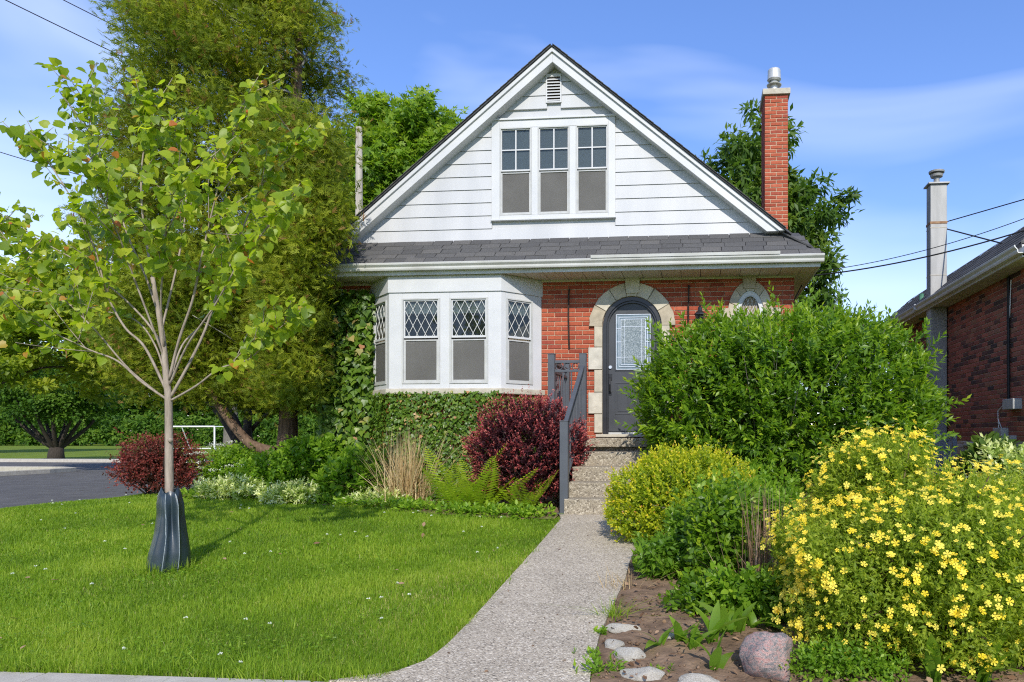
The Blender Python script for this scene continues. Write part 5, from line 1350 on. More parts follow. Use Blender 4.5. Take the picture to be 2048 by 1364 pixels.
# watering bag
bx, by = PX(333, YS-.05), YS-.05; zb0 = gzf(bx, by)-.03; HB = .72
nA, nZ = 96, 40; V = np.zeros((nZ, nA, 3)); R_ = np.zeros((nZ, nA))
for i in range(nZ):
    t = i/(nZ-1)
    w_x = np.interp(t, [0, .08, .25, .5, .7, .85, .95, 1], [.178, .186, .170, .128, .105, .102, .092, .070]); w_y = w_x*np.interp(t, [0, 1], [.85, .75])
    for j in range(nA):
        a = 2*math.pi*j/nA
        def rdg(a0, wd): return math.exp(-abs(((a-a0+math.pi) % (2*math.pi))-math.pi)/wd)
        fold = .05*t**.6*math.sin(4*a+1.2+1.6*t)+.035*math.sin(3*a+2.0*t)*(1-t)
        soft = 1-.6*max(0, t-.8)/.2
        seam = (.40*rdg(5.12-.10*t+.05*math.sin(5*t), .13)*(.25+.75*t)+.46*rdg(5.78-.02*t, .15)*(.2+.8*t)+.30*rdg(4.55+.25*t, .16)*(.3+.7*t)+.3*rdg(.45, .2)*t+.3*rdg(1.7, .25)*t+.3*rdg(3.2, .25)*t)*soft
        dent = -.20*math.exp(-((((a-5.45+math.pi) % (2*math.pi))-math.pi)/.20)**2)*math.exp(-((t-.70)/.24)**2)
        r = .93+fold+seam+dent+.008*math.sin(11*a+7*t)*math.sin(13*t+2*a)
        top = .05*math.sin(2*a+.5)+.03*math.sin(5*a) if t > .9 else 0
        V[i, j] = (bx+w_x*r*math.cos(a)+.02*math.sin(3*t)+.022*t, by+w_y*r*math.sin(a), zb0+HB*t+top*(t-.9)*4)
ii = np.arange(nZ*nA).reshape(nZ, nA); jj = np.roll(ii, -1, 1)
Fq = np.stack([ii[:-1], jj[:-1], jj[1:], ii[1:]], -1).reshape(-1, 4)
M['bag'] = mk('dark_teal_tarp', (.008, .016, .021), (.017, .030, .037), 5, .30, .12, 320, .7, stretch=(1, 1, 1))
bag = thing('watering_bag', 'dark blue-green plastic watering bag wrapped round the young tree trunk', 'watering bag', (bx, by, zb0))
link('bag', np_mesh('bag', V.reshape(-1, 3), Fq, smooth=True), M['bag'], bag)
M['seam'] = mk('pale_seam', (.16, .20, .22), (.28, .32, .33), 60, .5, .3, 200)
for a0, dr in ((5.12, -.12), (5.78, -.2)):
    pts = []
    for i in range(0, nZ, 2):
        t = i/(nZ-1); a = a0-(.10*t-.05*math.sin(5*t) if dr == -.12 else .02*t); j = int(a/(2*math.pi)*nA) % nA
        p = Vector(V[i, j]); c_ = Vector((bx, by, p.z)); pts.append(p+(p-c_).normalized()*.002)
    MB().tube(pts, .0035, 5).build('seam', M['seam'], bag)

# ================================================================== SHRUBS
def shrub(name, label, c, rad, n, seed, Lr, m, T, size, mat, amp=.2, up=.5, rnd0=.55, tip=.4, zmin=-.6, cat='shrub', stemm=None, nst=40, spread=.9, front=.0, inner=True, jit=.35, k=16, boxy=2.2, lobes=(), stray=.05):
    c = Vector(c); zb = gzf(c.x, c.y); t = thing(name, label, cat, (c.x, c.y, zb)); parts = []; allp = []
    for li, (cc, rr, nn) in enumerate([(c, rad, n)]+list(lobes)):
        p, nr = shrub_pts(cc, rr, nn, seed+10*li, amp, zmin, k, 7, front, boxy)
        D = unit(nr*.8+np.array([0, 0, up])+rng.normal(size=p.shape)*jit)
        p = p+D*rng.uniform(-.06, .10, len(p))[:, None]*np.mean(rr)
        st = rng.random(len(p)) < stray
        p[st] += (D*rng.uniform(.06, .20, len(p))[:, None]*np.mean(rr))[st]
        allp.append(p); parts.append(shoots(p, D, Lr, m, T, size, rnd0, tip, spread))
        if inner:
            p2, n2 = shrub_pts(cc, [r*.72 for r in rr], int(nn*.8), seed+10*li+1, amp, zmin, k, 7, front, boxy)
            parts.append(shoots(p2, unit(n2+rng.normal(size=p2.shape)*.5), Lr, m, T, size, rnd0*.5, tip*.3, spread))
    data = merge(parts)
    data[0][:, 2] = np.maximum(data[0][:, 2], zb+.01)
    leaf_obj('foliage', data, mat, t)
    P_ = np.vstack(allp)
    if stemm is not None: stems((c.x, c.y, zb), P_[rng.permutation(len(P_))[:nst]], (.014, .003)).build('stems', stemm, t)
    return t, P_
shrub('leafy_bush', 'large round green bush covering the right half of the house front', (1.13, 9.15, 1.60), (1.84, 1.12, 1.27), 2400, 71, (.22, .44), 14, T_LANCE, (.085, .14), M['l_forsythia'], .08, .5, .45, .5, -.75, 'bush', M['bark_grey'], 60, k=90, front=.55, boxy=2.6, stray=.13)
shrub('golden_spirea', 'golden yellow-green spirea bush beside the walkway and steps', (-.12, 7.15, .64), (.80, .74, .53), 2300, 72, (.09, .20), 12, T_OVAL, (.028, .046), M['l_spirea'], .11, .6, .4, .55, -.8, 'bush', M['bark_grey'], 50, k=70)
shrub('barberry_bush', 'rounded dark red barberry bush next to the stair railing', (-2.22, 9.05, 1.13), (.80, .64, .70), 2100, 73, (.12, .26), 14, T_OVAL, (.024, .042), M['l_barb'], .14, .55, .12, .85, -.8, 'bush', M['bark_dark'], 60, k=90)
shrub('barberry_bush', 'spreading red barberry bush behind the young tree at the lawn edge', (PX(315, 10.8), 10.8, .85), (.70, .60, .48), 900, 74, (.16, .34), 13, T_OVAL, (.028, .046), M['l_barb2'], .30, .35, .5, .5, -.8, 'bush', M['bark_dark'], 60, k=12, jit=.6, stray=.22)
# potentilla with its yellow flowers
LOB = [((1.40, 4.40, .48), (.90, .80, .56), 5000), ((1.17, 4.72, .84), (.40, .38, .48), 1500), ((2.02, 4.72, .60), (.52, .50, .46), 1300), ((.80, 4.75, .58), (.30, .26, .24), 350)]
pt, pp = shrub('potentilla_bush', 'wide potentilla bush covered in small yellow flowers at the lower right', LOB[0][0], LOB[0][1], LOB[0][2], 75, (.12, .26), 15, T_LANCE, (.030, .050), M['l_potent'], .15, .6, .5, .45, -.85, 'bush', M['bark_cedar'], 110, k=60, jit=.5, lobes=LOB[1:], stray=.08)
fm = np_mesh('flower', T_FLOWER[0]*.0178, T_FLOWER[1], np.linspace(0, 1, len(T_FLOWER[0]))); fm.materials.append(M['yellow'])
Q = [shrub_pts(cc, [r*1.02 for r in rr], nn, 75+10*li, .15, -.75, 60, 33, 0, 2.2) for li, (cc, rr, nn) in enumerate(LOB)]
q = np.vstack([a[0] for a in Q]); qn = np.vstack([a[1] for a in Q])
inside = np.zeros(len(q), bool)
for (cc, rr, nn) in LOB: inside |= (((q-np.array(cc))/np.array(rr))**2).sum(1) < .72
q, qn = q[~inside], qn[~inside]
cl = q[rng.permutation(len(q))[:150]]
wgt = np.exp(-(np.min(((q[:, None]-cl[None])**2).sum(2), axis=1))/.0022)
sel = np.argsort(-(wgt*.9+rng.random(len(q))*.8))[:2300]
fronts = rng.permutation(sel[q[sel][:, 1] < 4.75]); backs = sel[q[sel][:, 1] >= 4.75]
cnt = 0; fj = []
for i in list(fronts)+list(backs):
    p = Vector(q[i])+Vector(qn[i])*random.uniform(.02, .09)+Vector((0, 0, .02)); d = (Vector(qn[i])*.6+Vector((0, -.35, .55))+Vector((random.gauss(0, .3), random.gauss(0, .3), random.gauss(0, .3)))).normalized()
    if p.z < .12: continue
    s_ = random.uniform(.6, 1.25)
    if cnt < 300 and p.y < 4.75:
        o = link('flower', fm, None, pt); o.location = p; o.rotation_euler = d.to_track_quat('Z', 'Y').to_euler(); o.scale = (s_, s_, s_); cnt += 1
    else: fj.append((p, d, s_*.0178))
Pj = np.array([tuple(f[0]) for f in fj]); Dj = np.array([tuple(f[1]) for f in fj])
leaf_obj('more_flowers', leaves(T_FLOWER, Pj, unit(np.cross(Dj, rand_unit(len(Pj)))), Dj, np.array([f[2] for f in fj]), rng.random(len(fj))), M['yellow'], pt)

# ---- ivy over the bay base and the house corner
def ivy_sheet(a, b, z0, z1, nrm, dens, edge=None, size=(.05, .09), thick=.10):
    a, b = Vector(a), Vector(b); ln = (b-a).length; n = int(ln*(z1-z0)*dens)
    u = rng.random(n); z = rng.uniform(z0, z1, n)
    lay = rng.random(n)**1.5*thick+.02*np.sin(u*ln*7)*np.sin(z*9)
    pos = np.array(a)[None]*(1-u)[:, None]+np.array(b)[None]*u[:, None]; pos[:, 2] = z
    pos += np.array(nrm)[None]*(lay+.015)[:, None]
    if edge is not None: m_k = edge(pos); pos = pos[m_k]; lay = lay[m_k]
    n = len(pos)
    ax = unit(np.array([0, 0, -1.0])+rng.normal(size=(n, 3))*.45+np.array(nrm)*.35); nr = unit(np.array(nrm)*1.0+np.array([0, 0, .35])+rng.normal(size=(n, 3))*.35)
    rv = np.clip(rng.normal(.42, .2, n), 0, .86); dry = rng.random(n) < .035+.12*(np.sin(pos[:, 0]*5)*np.sin(pos[:, 2]*6+1) > .6); rv[dry] = rng.uniform(.88, 1, dry.sum())
    return leaves(T_IVY, pos, ax, nr, rng.uniform(size[0], size[1], n), rv)
ivy = thing('ivy', 'dense ivy covering the base of the bay window and the left house corner', 'ivy', (-3.9, YBAY, GZ0))
zi0, zi1 = gzf(-4, 10)+.02, Zb0-.02
nL = Vector((-1, -1, 0)).normalized(); nR = Vector((1, -1, 0)).normalized(); nF = Vector((0, -1, 0))
SZ = (.035, .062)
parts = [ivy_sheet(A0, A1, zi0, zi1-.04, nL, 2000, None, SZ), ivy_sheet(A1, A2, zi0, zi1-.02, nF, 2200, None, SZ), ivy_sheet(A2, A3, zi0, zi1-.1, nR, 1800, None, SZ)]
parts.append(ivy_sheet((XL-.1, YW, 0), (bxl+.1, YW, 0), zi0, ZS-.12, nF, 1100, None, (.07, .13), .28))
parts.append(ivy_sheet((XL-.02, YW+1.4, 0), (XL-.02, YW, 0), zi0, ZS-.2, Vector((-1, 0, 0)), 600, None, (.06, .11), .2))
leaf_obj('leaves', merge(parts), M['l_ivy'], ivy)
mb = MB()
for k in range(70):
    x = random.uniform(XL, bxr-.5); y = YW-.02 if x < A1.x else YBAY-.01
    z = gzf(x, y); pts = []
    for s in range(6): pts.append((x+random.gauss(0, .05), y-.01, z)); z += random.uniform(.15, .32); z = min(z, zi1-.1)
    mb.tube(pts, .006, 4)
mb.build('vines', M['bark_grey'], ivy)

# ---- dry ornamental grass and dead stems
def blades(base, n, spread, h, lean, wd, rnd=(0, 1), curve=.3, seg=4):
    base = np.array(base); b = base+np.concatenate([rng.normal(size=(n, 2))*spread, np.zeros((n, 1))], 1)
    az = rng.uniform(0, 2*math.pi, n); hh = rng.uniform(h[0], h[1], n); le = np.abs(rng.normal(0, lean, n))
    o_ = np.stack([np.cos(az), np.sin(az), np.zeros(n)], -1); o_ += np.concatenate([(b[:, :2]-base[:2])/max(spread, 1e-3)*.35, np.zeros((n, 1))], 1)
    sd = np.stack([-np.sin(az+rng.normal(0, .8, n)), np.cos(az), np.zeros(n)], -1)*wd
    t = np.linspace(0, 1, seg+1)
    c = b[:, None]+o_[:, None]*(hh*le)[:, None, None]*(t+curve*t*t)[None, :, None]+np.array([0, 0, 1])*(hh[:, None]*(t-.25*le[:, None]*t*t))[:, :, None]
    wv = (1-t**2*.95)[None, :, None]
    V = np.stack([c-sd[:, None]*wv, c+sd[:, None]*wv], 2).reshape(n, -1, 3); m_v = V.shape[1]
    tf = []
    for i in range(seg): tf += [(2*i, 2*i+1, 2*i+3), (2*i, 2*i+3, 2*i+2)]
    Fs = (np.array(tf)[None]+(np.arange(n)*m_v)[:, None, None]).reshape(-1, 3)
    return V.reshape(-1, 3), Fs, np.repeat(rng.uniform(rnd[0], rnd[1], n), m_v)
og = G(808, 985); og = Vector((PX(812, 9.2), 9.2, gzf(PX(812, 9.2), 9.2)))
t = thing('ornamental_grass', 'clump of dry straw-coloured ornamental grass in front of the ivy', 'grass clump', og)
leaf_obj('blades', merge([blades(og, 300, .11, (.65, 1.2), .30, .005), blades(og, 90, .14, (.3, .7), .7, .005, (.3, 1)), blades(og, 60, .10, (.4, .8), .35, .006, (0, .3))]), M['straw'], t)
g2 = Vector((PX(1530, 5.1), 5.1, gzf(.5, 5.1)))
t = thing('dead_stems', 'upright bundle of dry brown stems left of the yellow-flowered bush', 'dry stems', g2)
M['deadstem'] = leaf_mat('dead_stem', [(0, (.13, .075, .045)), (.5, (.25, .16, .10)), (1, (.42, .31, .21))], .1, .8, .15, (1, .8, .6))
leaf_obj('stalks', merge([blades(g2, 130, .12, (.45, .9), .16, .0045, (0, 1), .1, 3), blades(g2, 60, .16, (.25, .5), .5, .004, (0, 1), .3, 3)]), M['deadstem'], t)

# ---- ferns, each frond a part
def frond_mesh(ln, arch, npin=22):
    V, Fs, R = [], [], []
    t = np.linspace(0, 1, npin)
    def pt(s): return np.array([0, ln*(s-.10*s*s)*math.cos(arch*s*.6)*.75, ln*s*(1-.42*arch*s)])
    for i, s in enumerate(t[1:]):
        p = pt(s); d = unit((pt(min(s+.02, 1.02))-pt(s-.02))[None])[0]
        L_ = ln*.20*math.sin(math.pi*min(1, s**.8*.97+.03))**.8+.012
        nrm = np.cross([1.0, 0, 0], d)
        for sg in (-1, 1):
            ax = unit((np.array([sg*1.0, 0, 0])+d*.45-nrm*.12)[None])[0]; w_ = d*.020*ln
            b = len(V); V += [p, p+ax*L_*.45+w_*.8, p+ax*L_, p+ax*L_*.45-w_*.8]; Fs += [(b, b+1, b+2), (b, b+2, b+3)]; R += [.3+.6*s]*4
    for i in range(npin-1):
        b = len(V); p, q = pt(t[i]), pt(t[i+1]); w_ = np.array([.004*(1.1-t[i]), 0, 0]); V += [p-w_, p+w_, q+w_*.8, q-w_*.8]; Fs += [(b, b+1, b+2), (b, b+2, b+3)]; R += [.2]*4
    return np_mesh('frond', np.array(V), np.array(Fs), np.array(R))
frs = [frond_mesh(l, a) for l, a in ((.62, .5), (.56, .8), (.66, .35), (.5, 1.0))]
for me in frs: me.materials.append(M['l_fern'])
def fern(label, p, n, s):
    t = thing('fern', label, 'fern', p, None)
    for k in range(n):
        o = link('frond', frs[k % 4], None, t); a = 2*math.pi*k/n+random.uniform(-.3, .3); o.location = Vector(p)+Vector((.04*math.cos(a), .04*math.sin(a), 0))
        o.rotation_euler = (random.uniform(-.35, .15), 0, a); f_ = s*random.uniform(.8, 1.1); o.scale = (f_, f_, f_)
    return t
def gp(px, Y): x = PX(px, Y); return Vector((x, Y, gzf(x, Y)+.02))
fern('bright green fern at the lawn edge right of the dry grass', gp(918, 8.6), 14, 1.35)
fern('broad green fern touching the red barberry bush', gp(968, 8.62), 14, 1.3)
fern('small green fern at the lawn edge left of the stair post', gp(1052, 8.52), 12, 1.0)

# ---- broad-leaved garden plants
def leafy(name, label, c, rad, n, seed, Lr, m, T, size, mat, cat='plant', **kw): return shrub(name, label, c, rad, n, seed, Lr, m, T, size, mat, cat=cat, stemm=M['l_garden'] if False else None, **kw)
def gc(px, Y, h): x = PX(px, Y); return (x, Y, gzf(x, Y)+h)
leafy('hydrangea', 'bright green hydrangea shrub left of the dry grass under the ivy', gc(705, 9.6, .38), (.42, .40, .42), 170, 81, (.15, .3), 7, T_OVAL, (.09, .15), M['l_garden'], amp=.3, k=9)
leafy('hydrangea', 'tall leafy hydrangea beside the cedar trunk', gc(625, 10.2, .50), (.45, .40, .55), 200, 82, (.15, .3), 7, T_OVAL, (.09, .15), M['l_garden'], amp=.35, k=9)
leafy('leafy_shrub', 'green leafy shrub between the cedar trunk and the variegated plants', gc(560, 10.0, .38), (.55, .45, .42), 260, 83, (.12, .28), 9, T_OVAL, (.05, .085), M['l_garden'], amp=.3, k=10)
leafy('variegated_shrub', 'pale cream variegated ground plant behind the watering bag', gc(470, 9.7, .16), (.62, .40, .20), 330, 84, (.10, .2), 9, T_LANCE, (.05, .09), M['l_var'], amp=.25, k=10, rnd0=.8)
leafy('variegated_shrub', 'cream variegated plant at the foot of the hydrangea', gc(585, 9.25, .14), (.45, .35, .20), 220, 85, (.10, .2), 9, T_LANCE, (.05, .08), M['l_var'], amp=.25, k=10, rnd0=.8)
leafy('variegated_shrub', 'small cream variegated plant below the dry grass', gc(760, 9.0, .12), (.42, .22, .14), 130, 86, (.08, .16), 8, T_LANCE, (.05, .08), M['l_var'], amp=.25, k=8, rnd0=.8)
fl_t, fl_p = leafy('flowering_shrub', 'green shrub with flat white flower heads left of the cedar trunk', gc(470, 11.2, .42), (.62, .45, .45), 260, 87, (.14, .3), 9, T_OVAL, (.05, .085), M['l_garden'], amp=.35, k=9)
wf = []
for i in range(26):
    p = Vector(fl_p[i*7 % len(fl_p)])+Vector((0, -.05, .08))
    if p.z > .5:
        n = 40; d = rng.normal(size=(n, 3))*np.array([.05, .05, .012]); wf.append(leaves(T_DIA, np.array(p)+d, rand_unit(n), unit(np.array([0, -.3, 1.0])+rng.normal(size=(n, 3))*.3), .022, rng.random(n)))
leaf_obj('flower_heads', merge(wf), M['whiteflower'], fl_t)
# low ground cover along the front of the left bed
parts = []
for k in range(190):
    x = random.uniform(-8.0, -1.75); y = bed_front(x)+abs(random.gauss(.12, .22)); z = gzf(x, y)
    n = 26; d = rand_unit(n); d[:, 2] = np.abs(d[:, 2])*.8+.1; r = random.uniform(.08, .17)
    parts.append(leaves(T_OVAL, np.array([x, y, z+.02])+d*r*rng.uniform(.4, 1, n)[:, None], unit(d+rng.normal(size=(n, 3))*.4), unit(np.array([0, -.3, 1])+rng.normal(size=(n, 3))*.35), rng.uniform(.035, .075, n), rng.uniform(0, .95, n)))
o = leaf_obj('ground_cover', merge(parts), M['l_garden']); tag(o, 'low green ground cover along the lawn edge of the left flower bed', 'ground cover', kind='stuff')
parts = []
for k in range(60):
    x = random.uniform(-5.6, -2.4); y = random.uniform(9.1, 10.0) ; z = gzf(x, y)
    n = 22; d = rand_unit(n); d[:, 2] = np.abs(d[:, 2])+.1; r = random.uniform(.12, .22)
    parts.append(leaves(T_OVAL, np.array([x, y, z+.02])+d*r*rng.uniform(.4, 1, n)[:, None], unit(d+rng.normal(size=(n, 3))*.4), unit(np.array([0, -.3, 1])+rng.normal(size=(n, 3))*.35), rng.uniform(.04, .08, n), rng.uniform(0, .6, n)))
o = leaf_obj('ground_cover', merge(parts), M['l_garden']); tag(o, 'leafy undergrowth at the foot of the ivy-covered bay base', 'ground cover', kind='stuff')

# right bed
leafy('leafy_shrub', 'broad-leaved green shrub between the golden bush and the dry stems', gc(1440, 5.35, .42), (.33, .32, .48), 190, 91, (.14, .28), 8, T_OVAL, (.05, .09), M['l_forsythia'], amp=.3, k=10, up=.8)
leafy('leafy_plant', 'low leafy plant spreading over the soil in front of the broad-leaved shrub', gc(1430, 4.85, .12), (.33, .25, .17), 120, 92, (.1, .18), 6, T_OVAL, (.05, .08), M['l_forsythia'], amp=.3, k=8)
leafy('leafy_plant', 'narrow-leaved green plant between the golden bush and the walkway', gc(1335, 5.7, .18), (.30, .28, .24), 150, 93, (.12, .24), 7, T_LANCE, (.06, .11), M['l_lily'], amp=.3, k=8, up=.8)
leafy('leafy_plant', 'dark green leafy plant between dry stems and the flowering bush', gc(1575, 4.75, .12), (.22, .2, .16), 70, 94, (.12, .22), 7, T_OVAL, (.06, .10), M['l_garden'], amp=.3, k=8)
leafy('leafy_plant', 'small-leaved green plant at the foot of the yellow-flowered bush beside the boulder', gc(1690, 3.75, .10), (.36, .16, .13), 170, 95, (.08, .16), 8, T_OVAL, (.022, .038), M['l_garden'], amp=.3, k=10)
leafy('variegated_shrub', 'white-edged shrub behind the yellow-flowered bush at the right edge', gc(2055, 7.0, .55), (.5, .45, .5), 260, 96, (.12, .24), 9, T_LANCE, (.06, .1), M['l_var'], amp=.3, k=10, rnd0=.6)
leafy('leafy_shrub', 'dark leafy plants at the foot of the neighbouring brick wall', gc(1985, 9.6, .45), (.55, .6, .55), 200, 97, (.2, .4), 6, T_OVAL, (.12, .22), M['l_ash'], amp=.4, k=8, up=.8)
leafy('leafy_shrub', 'low green filler shrub under the big bush', gc(1480, 7.9, .3), (.8, .5, .38), 300, 98, (.12, .26), 8, T_OVAL, (.05, .09), M['l_garden'], amp=.3, k=10)
leafy('leafy_plant', 'mid-green perennial in front of the dry stems', gc(1500, 4.75, .16), (.28, .2, .22), 130, 101, (.1, .2), 7, T_OVAL, (.05, .085), M['l_garden'], amp=.3, k=8)
leafy('leafy_shrub', 'upright green perennial behind the dry stems', gc(1500, 5.9, .40), (.45, .35, .45), 220, 102, (.14, .28), 8, T_LANCE, (.07, .12), M['l_garden'], amp=.3, k=10, up=.9)
leafy('leafy_plant', 'tall grass-like green plant at the right foot of the golden bush', gc(1395, 6.0, .30), (.34, .3, .36), 170, 103, (.14, .28), 7, T_LANCE, (.07, .13), M['l_lily'], amp=.3, k=8, up=.9)
# lily leaves: each leaf a part of its plant
def lily_mesh(ln, wd, bend):
    n = 7; V = []; Fs = []
    for i in range(n):
        s = i/(n-1); w_ = wd*math.sin(math.pi*min(1, .12+.88*s))**.75*(1 if s < 1 else 0)+.002
        y = ln*bend*s*s*.75; z = ln*s*(1-.30*bend*s); V += [(-w_, y-.25*w_, z), (0, y, z), (w_, y-.25*w_, z)]
    for i in range(n-1):
        a = 3*i; Fs += [(a, a+1, a+4, a+3), (a+1, a+2, a+5, a+4)]
    me = np_mesh('leaf', np.array(V), np.array(Fs), np.repeat(np.linspace(.2, .8, n), 3), smooth=True); me.materials.append(M['l_lily']); return me
lm = [lily_mesh(l, w, b) for l, w, b in ((.22, .027, .55), (.19, .024, .9), (.24, .026, .35), (.20, .028, 1.2))]
def lily(label, px, py, n, s, grp='lily of the valley plants'):
    p = G(px, py); t = thing('lily_plant', label, 'plant', p, grp)
    for k in range(n):
        o = link('leaf', lm[random.randrange(4)], None, t); a = 2*math.pi*k/n+random.uniform(-.5, .5); f_ = s*random.uniform(.8, 1.2)
        o.location = p+Vector((.012*math.cos(a), .012*math.sin(a), -.01)); o.rotation_euler = (random.uniform(-.45, .15), random.uniform(-.25, .25), a); o.scale = (f_, f_, f_)
spots = [((1316, 1296), 2, .9, 'single upright lily leaf pair above the large flat stone'), ((1362, 1290), 3, 1.0, 'lily plant left of the middle of the bare soil'), ((1386, 1302), 3, .95, 'lily plant with a leaf reaching towards the flat stones'),
         ((1432, 1345), 2, 1.0, 'lily plant standing alone just left of the boulder'), ((1424, 1290), 3, 1.15, 'broad lily plant behind the lone one near the boulder'), ((1455, 1275), 3, 1.2, 'tallest lily plant in the group above the boulder'),
         ((1478, 1270), 3, 1.1, 'lily plant next to the tallest one above the boulder'), ((1505, 1262), 3, 1.1, 'lily plant directly above the boulder'), ((1540, 1258), 4, 1.1, 'lily plant between boulder and yellow-flowered bush'),
         ((1565, 1248), 4, 1.0, 'lily plant half under the yellow-flowered bush'), ((1275, 1145), 2, .7, 'small lily shoot beside the walkway below the golden bush'), ((1322, 1160), 3, .85, 'lily plant beside the grey rock in the soil'),
         ((1300, 1155), 2, .9, 'upright lily shoot left of the grey rock'), ((1870, 1372), 4, 1.2, 'large lily plant under the yellow-flowered bush at the bottom edge'), ((1965, 1368), 4, 1.3, 'large lily plant at the bottom edge below the red plastic object'),
         ((1935, 1330), 4, 1.2, 'lily plant left of the red plastic object'), ((2020, 1345), 4, 1.2, 'lily plant in the bottom right corner')]
for (a, n, s, lb) in spots: lily(lb, *a, n+2, s)
# weeds at the path edge
def weed(label, px, py, n, h, T, size):
    p = G(px, py); t = thing('weed', label, 'weed', p, 'weeds along the path edge'); parts = []
    for k in range(n):
        b = np.array(p)+np.array([random.gauss(0, .05), random.gauss(0, .04), 0]); D = unit(np.array([[random.gauss(0, .35), random.gauss(0, .35), 1.0]]))
        parts.append(shoots(b[None]+D*h*random.uniform(.6, 1), D, (h*.8, h), 12, T, size, .6, .3, .9))
    leaf_obj('leaves', merge(parts), M['l_garden'], t)
weed('leafy green weed clump in front of the largest flat stone', 1205, 1352, 16, .13, T_LANCE, (.035, .06)); weed('flat rosette weed beside the uppermost flat stone', 1215, 1272, 8, .05, T_OVAL, (.03, .05)); weed('weed at the walkway edge left of the flat stones', 1190, 1318, 9, .07, T_LANCE, (.03, .05)); weed('tiny weed between the two lowest flat stones', 1318, 1350, 4, .06, T_LANCE, (.03, .045))
tp = G(1228, 1238); t = thing('grass_tuft', 'tuft of long grass at the right edge of the walkway', 'grass tuft', tp); leaf_obj('blades', blades(tp, 70, .035, (.10, .2), .9, .003, (.2, .8)), M['grass'], t)
tp = G(1245, 1180); t = thing('grass_tuft', 'thin dry grass tuft on the soil beside the walkway', 'grass tuft', tp); leaf_obj('blades', blades(tp, 60, .07, (.08, .22), .9, .002, (.2, .8)), M['straw'], t)

# ---- stones
def stone(name, label, c, rad, mat, seed, rotz=0, grp=None, flat=1.0):
    import bmesh
    r = np.random.default_rng(seed); bm = bmesh.new(); bmesh.ops.create_icosphere(bm, subdivisions=4, radius=1)
    pl = unit(r.normal(size=(14, 3))); off = r.uniform(.55, .9, 14)
    for v in bm.verts:
        d = np.array(v.co); k = 1.0
        for a, o_ in zip(pl, off):
            h = d@a
            if h > o_: d = d-a*(h-o_)*.85
        d *= 1+.05*math.sin(5*d[0]+seed)+.05*math.sin(6*d[1]+3*d[2])+.025*math.sin(15*d[0]+11*d[2]+seed)*math.sin(13*d[1])+.012*math.sin(31*d[0]+7*d[1])*math.sin(29*d[2]); v.co = d
    me = bpy.data.meshes.new(name); bm.to_mesh(me); bm.free(); me.polygons.foreach_set('use_smooth', [True]*len(me.polygons)); me.materials.append(mat)
    o = bpy.data.objects.new(name, me); col.objects.link(o); o.location = c; o.scale = rad; o.rotation_euler = (0, 0, rotz); tag(o, label, 'stone' if name != 'boulder' else 'boulder', grp); return o
bp = G(1530, 1345); stone('boulder', 'rounded pink-grey granite boulder at the bottom of the flower bed', (bp.x, bp.y-.03, .11), (.185, .16, .195), M['boulder'], 3)
M['pale'] = mk('pale_limestone', (.42, .38, .31), (.62, .58, .50), 12, .95, .9, 40); M['bluestone'] = mk('blue_grey_stone', (.15, .16, .18), (.32, .34, .37), 14, .9, .7, 30, stretch=(1, 3, 1))
for i, (px, py, w_, d_, h_, lb, mt) in enumerate(((1244, 1266, .115, .06, .05, 'uppermost pale flat stone beside the walkway', 'pale'), (1228, 1298, .065, .075, .045, 'small pale flat stone touching the walkway edge', 'pale'), (1262, 1322, .105, .085, .06, 'large pale grey flat stone in the middle of the stone edging', 'pale'),
        (1292, 1358, .14, .085, .05, 'wide tan flat stone at the bottom of the edging', 'pale'), (1395, 1372, .12, .08, .05, 'pale flat stone cut by the bottom edge left of the boulder', 'pale'), (1364, 1150, .075, .06, .10, 'blue-grey rock among the leaves in the soil', 'bluestone'), (1345, 1278, .06, .04, .03, 'half-buried pale stone in the bare soil', 'pale'))):
    p = G(px, py); stone('stone', lb, (p.x, p.y, p.z+h_*.35), (w_, d_, h_), M[mt], 10+i, random.uniform(-.4, .4), 'edging stones' if mt == 'pale' else None)
# red plastic toy lying in the bed
rp_ = G(2010, 1290); t = thing('plastic_object', 'red plastic object half hidden under the flowering bush at the right edge', 'plastic object', rp_)
MB().lathe((rp_.x, rp_.y, rp_.z+.02), [(.02, 0), (.085, .0), (.09, .03), (.07, .05), (.065, .055), (.055, .085), (.03, .10), (.001, .102)], 20, 1, .7).build('body', M['redplastic'], t, smooth=False)
for a in (.6, 1.9, 3.4, 4.9): MB().lathe((rp_.x+.085*math.cos(a), rp_.y+.06*math.sin(a), rp_.z), [(.02, 0), (.028, .01), (.02, .03), (.001, .035)], 12).build('foot', M['redplastic'], t)

# ---- leaf litter on the soil
n = 1900; x = rng.uniform(-.7, 3.2, n); y = rng.uniform(3.55, 6.5, n); k = np.array([a > walkR(b)+.02 for a, b in zip(x, y)]); x, y = x[k], y[k]
pos = np.stack([x, y, gz(x, y)+.045], -1); n = len(x)
o = leaf_obj('leaf_litter', leaves(T_OVAL, pos, unit(rng.normal(size=(n, 3))*np.array([1, 1, .25])), unit(np.array([0, 0, 1])+rng.normal(size=(n, 3))*.35), rng.uniform(.008, .05, n)**1, rng.random(n)), M['l_dead']); tag(o, 'dry brown leaf litter on the bare soil', 'leaf litter', kind='stuff')

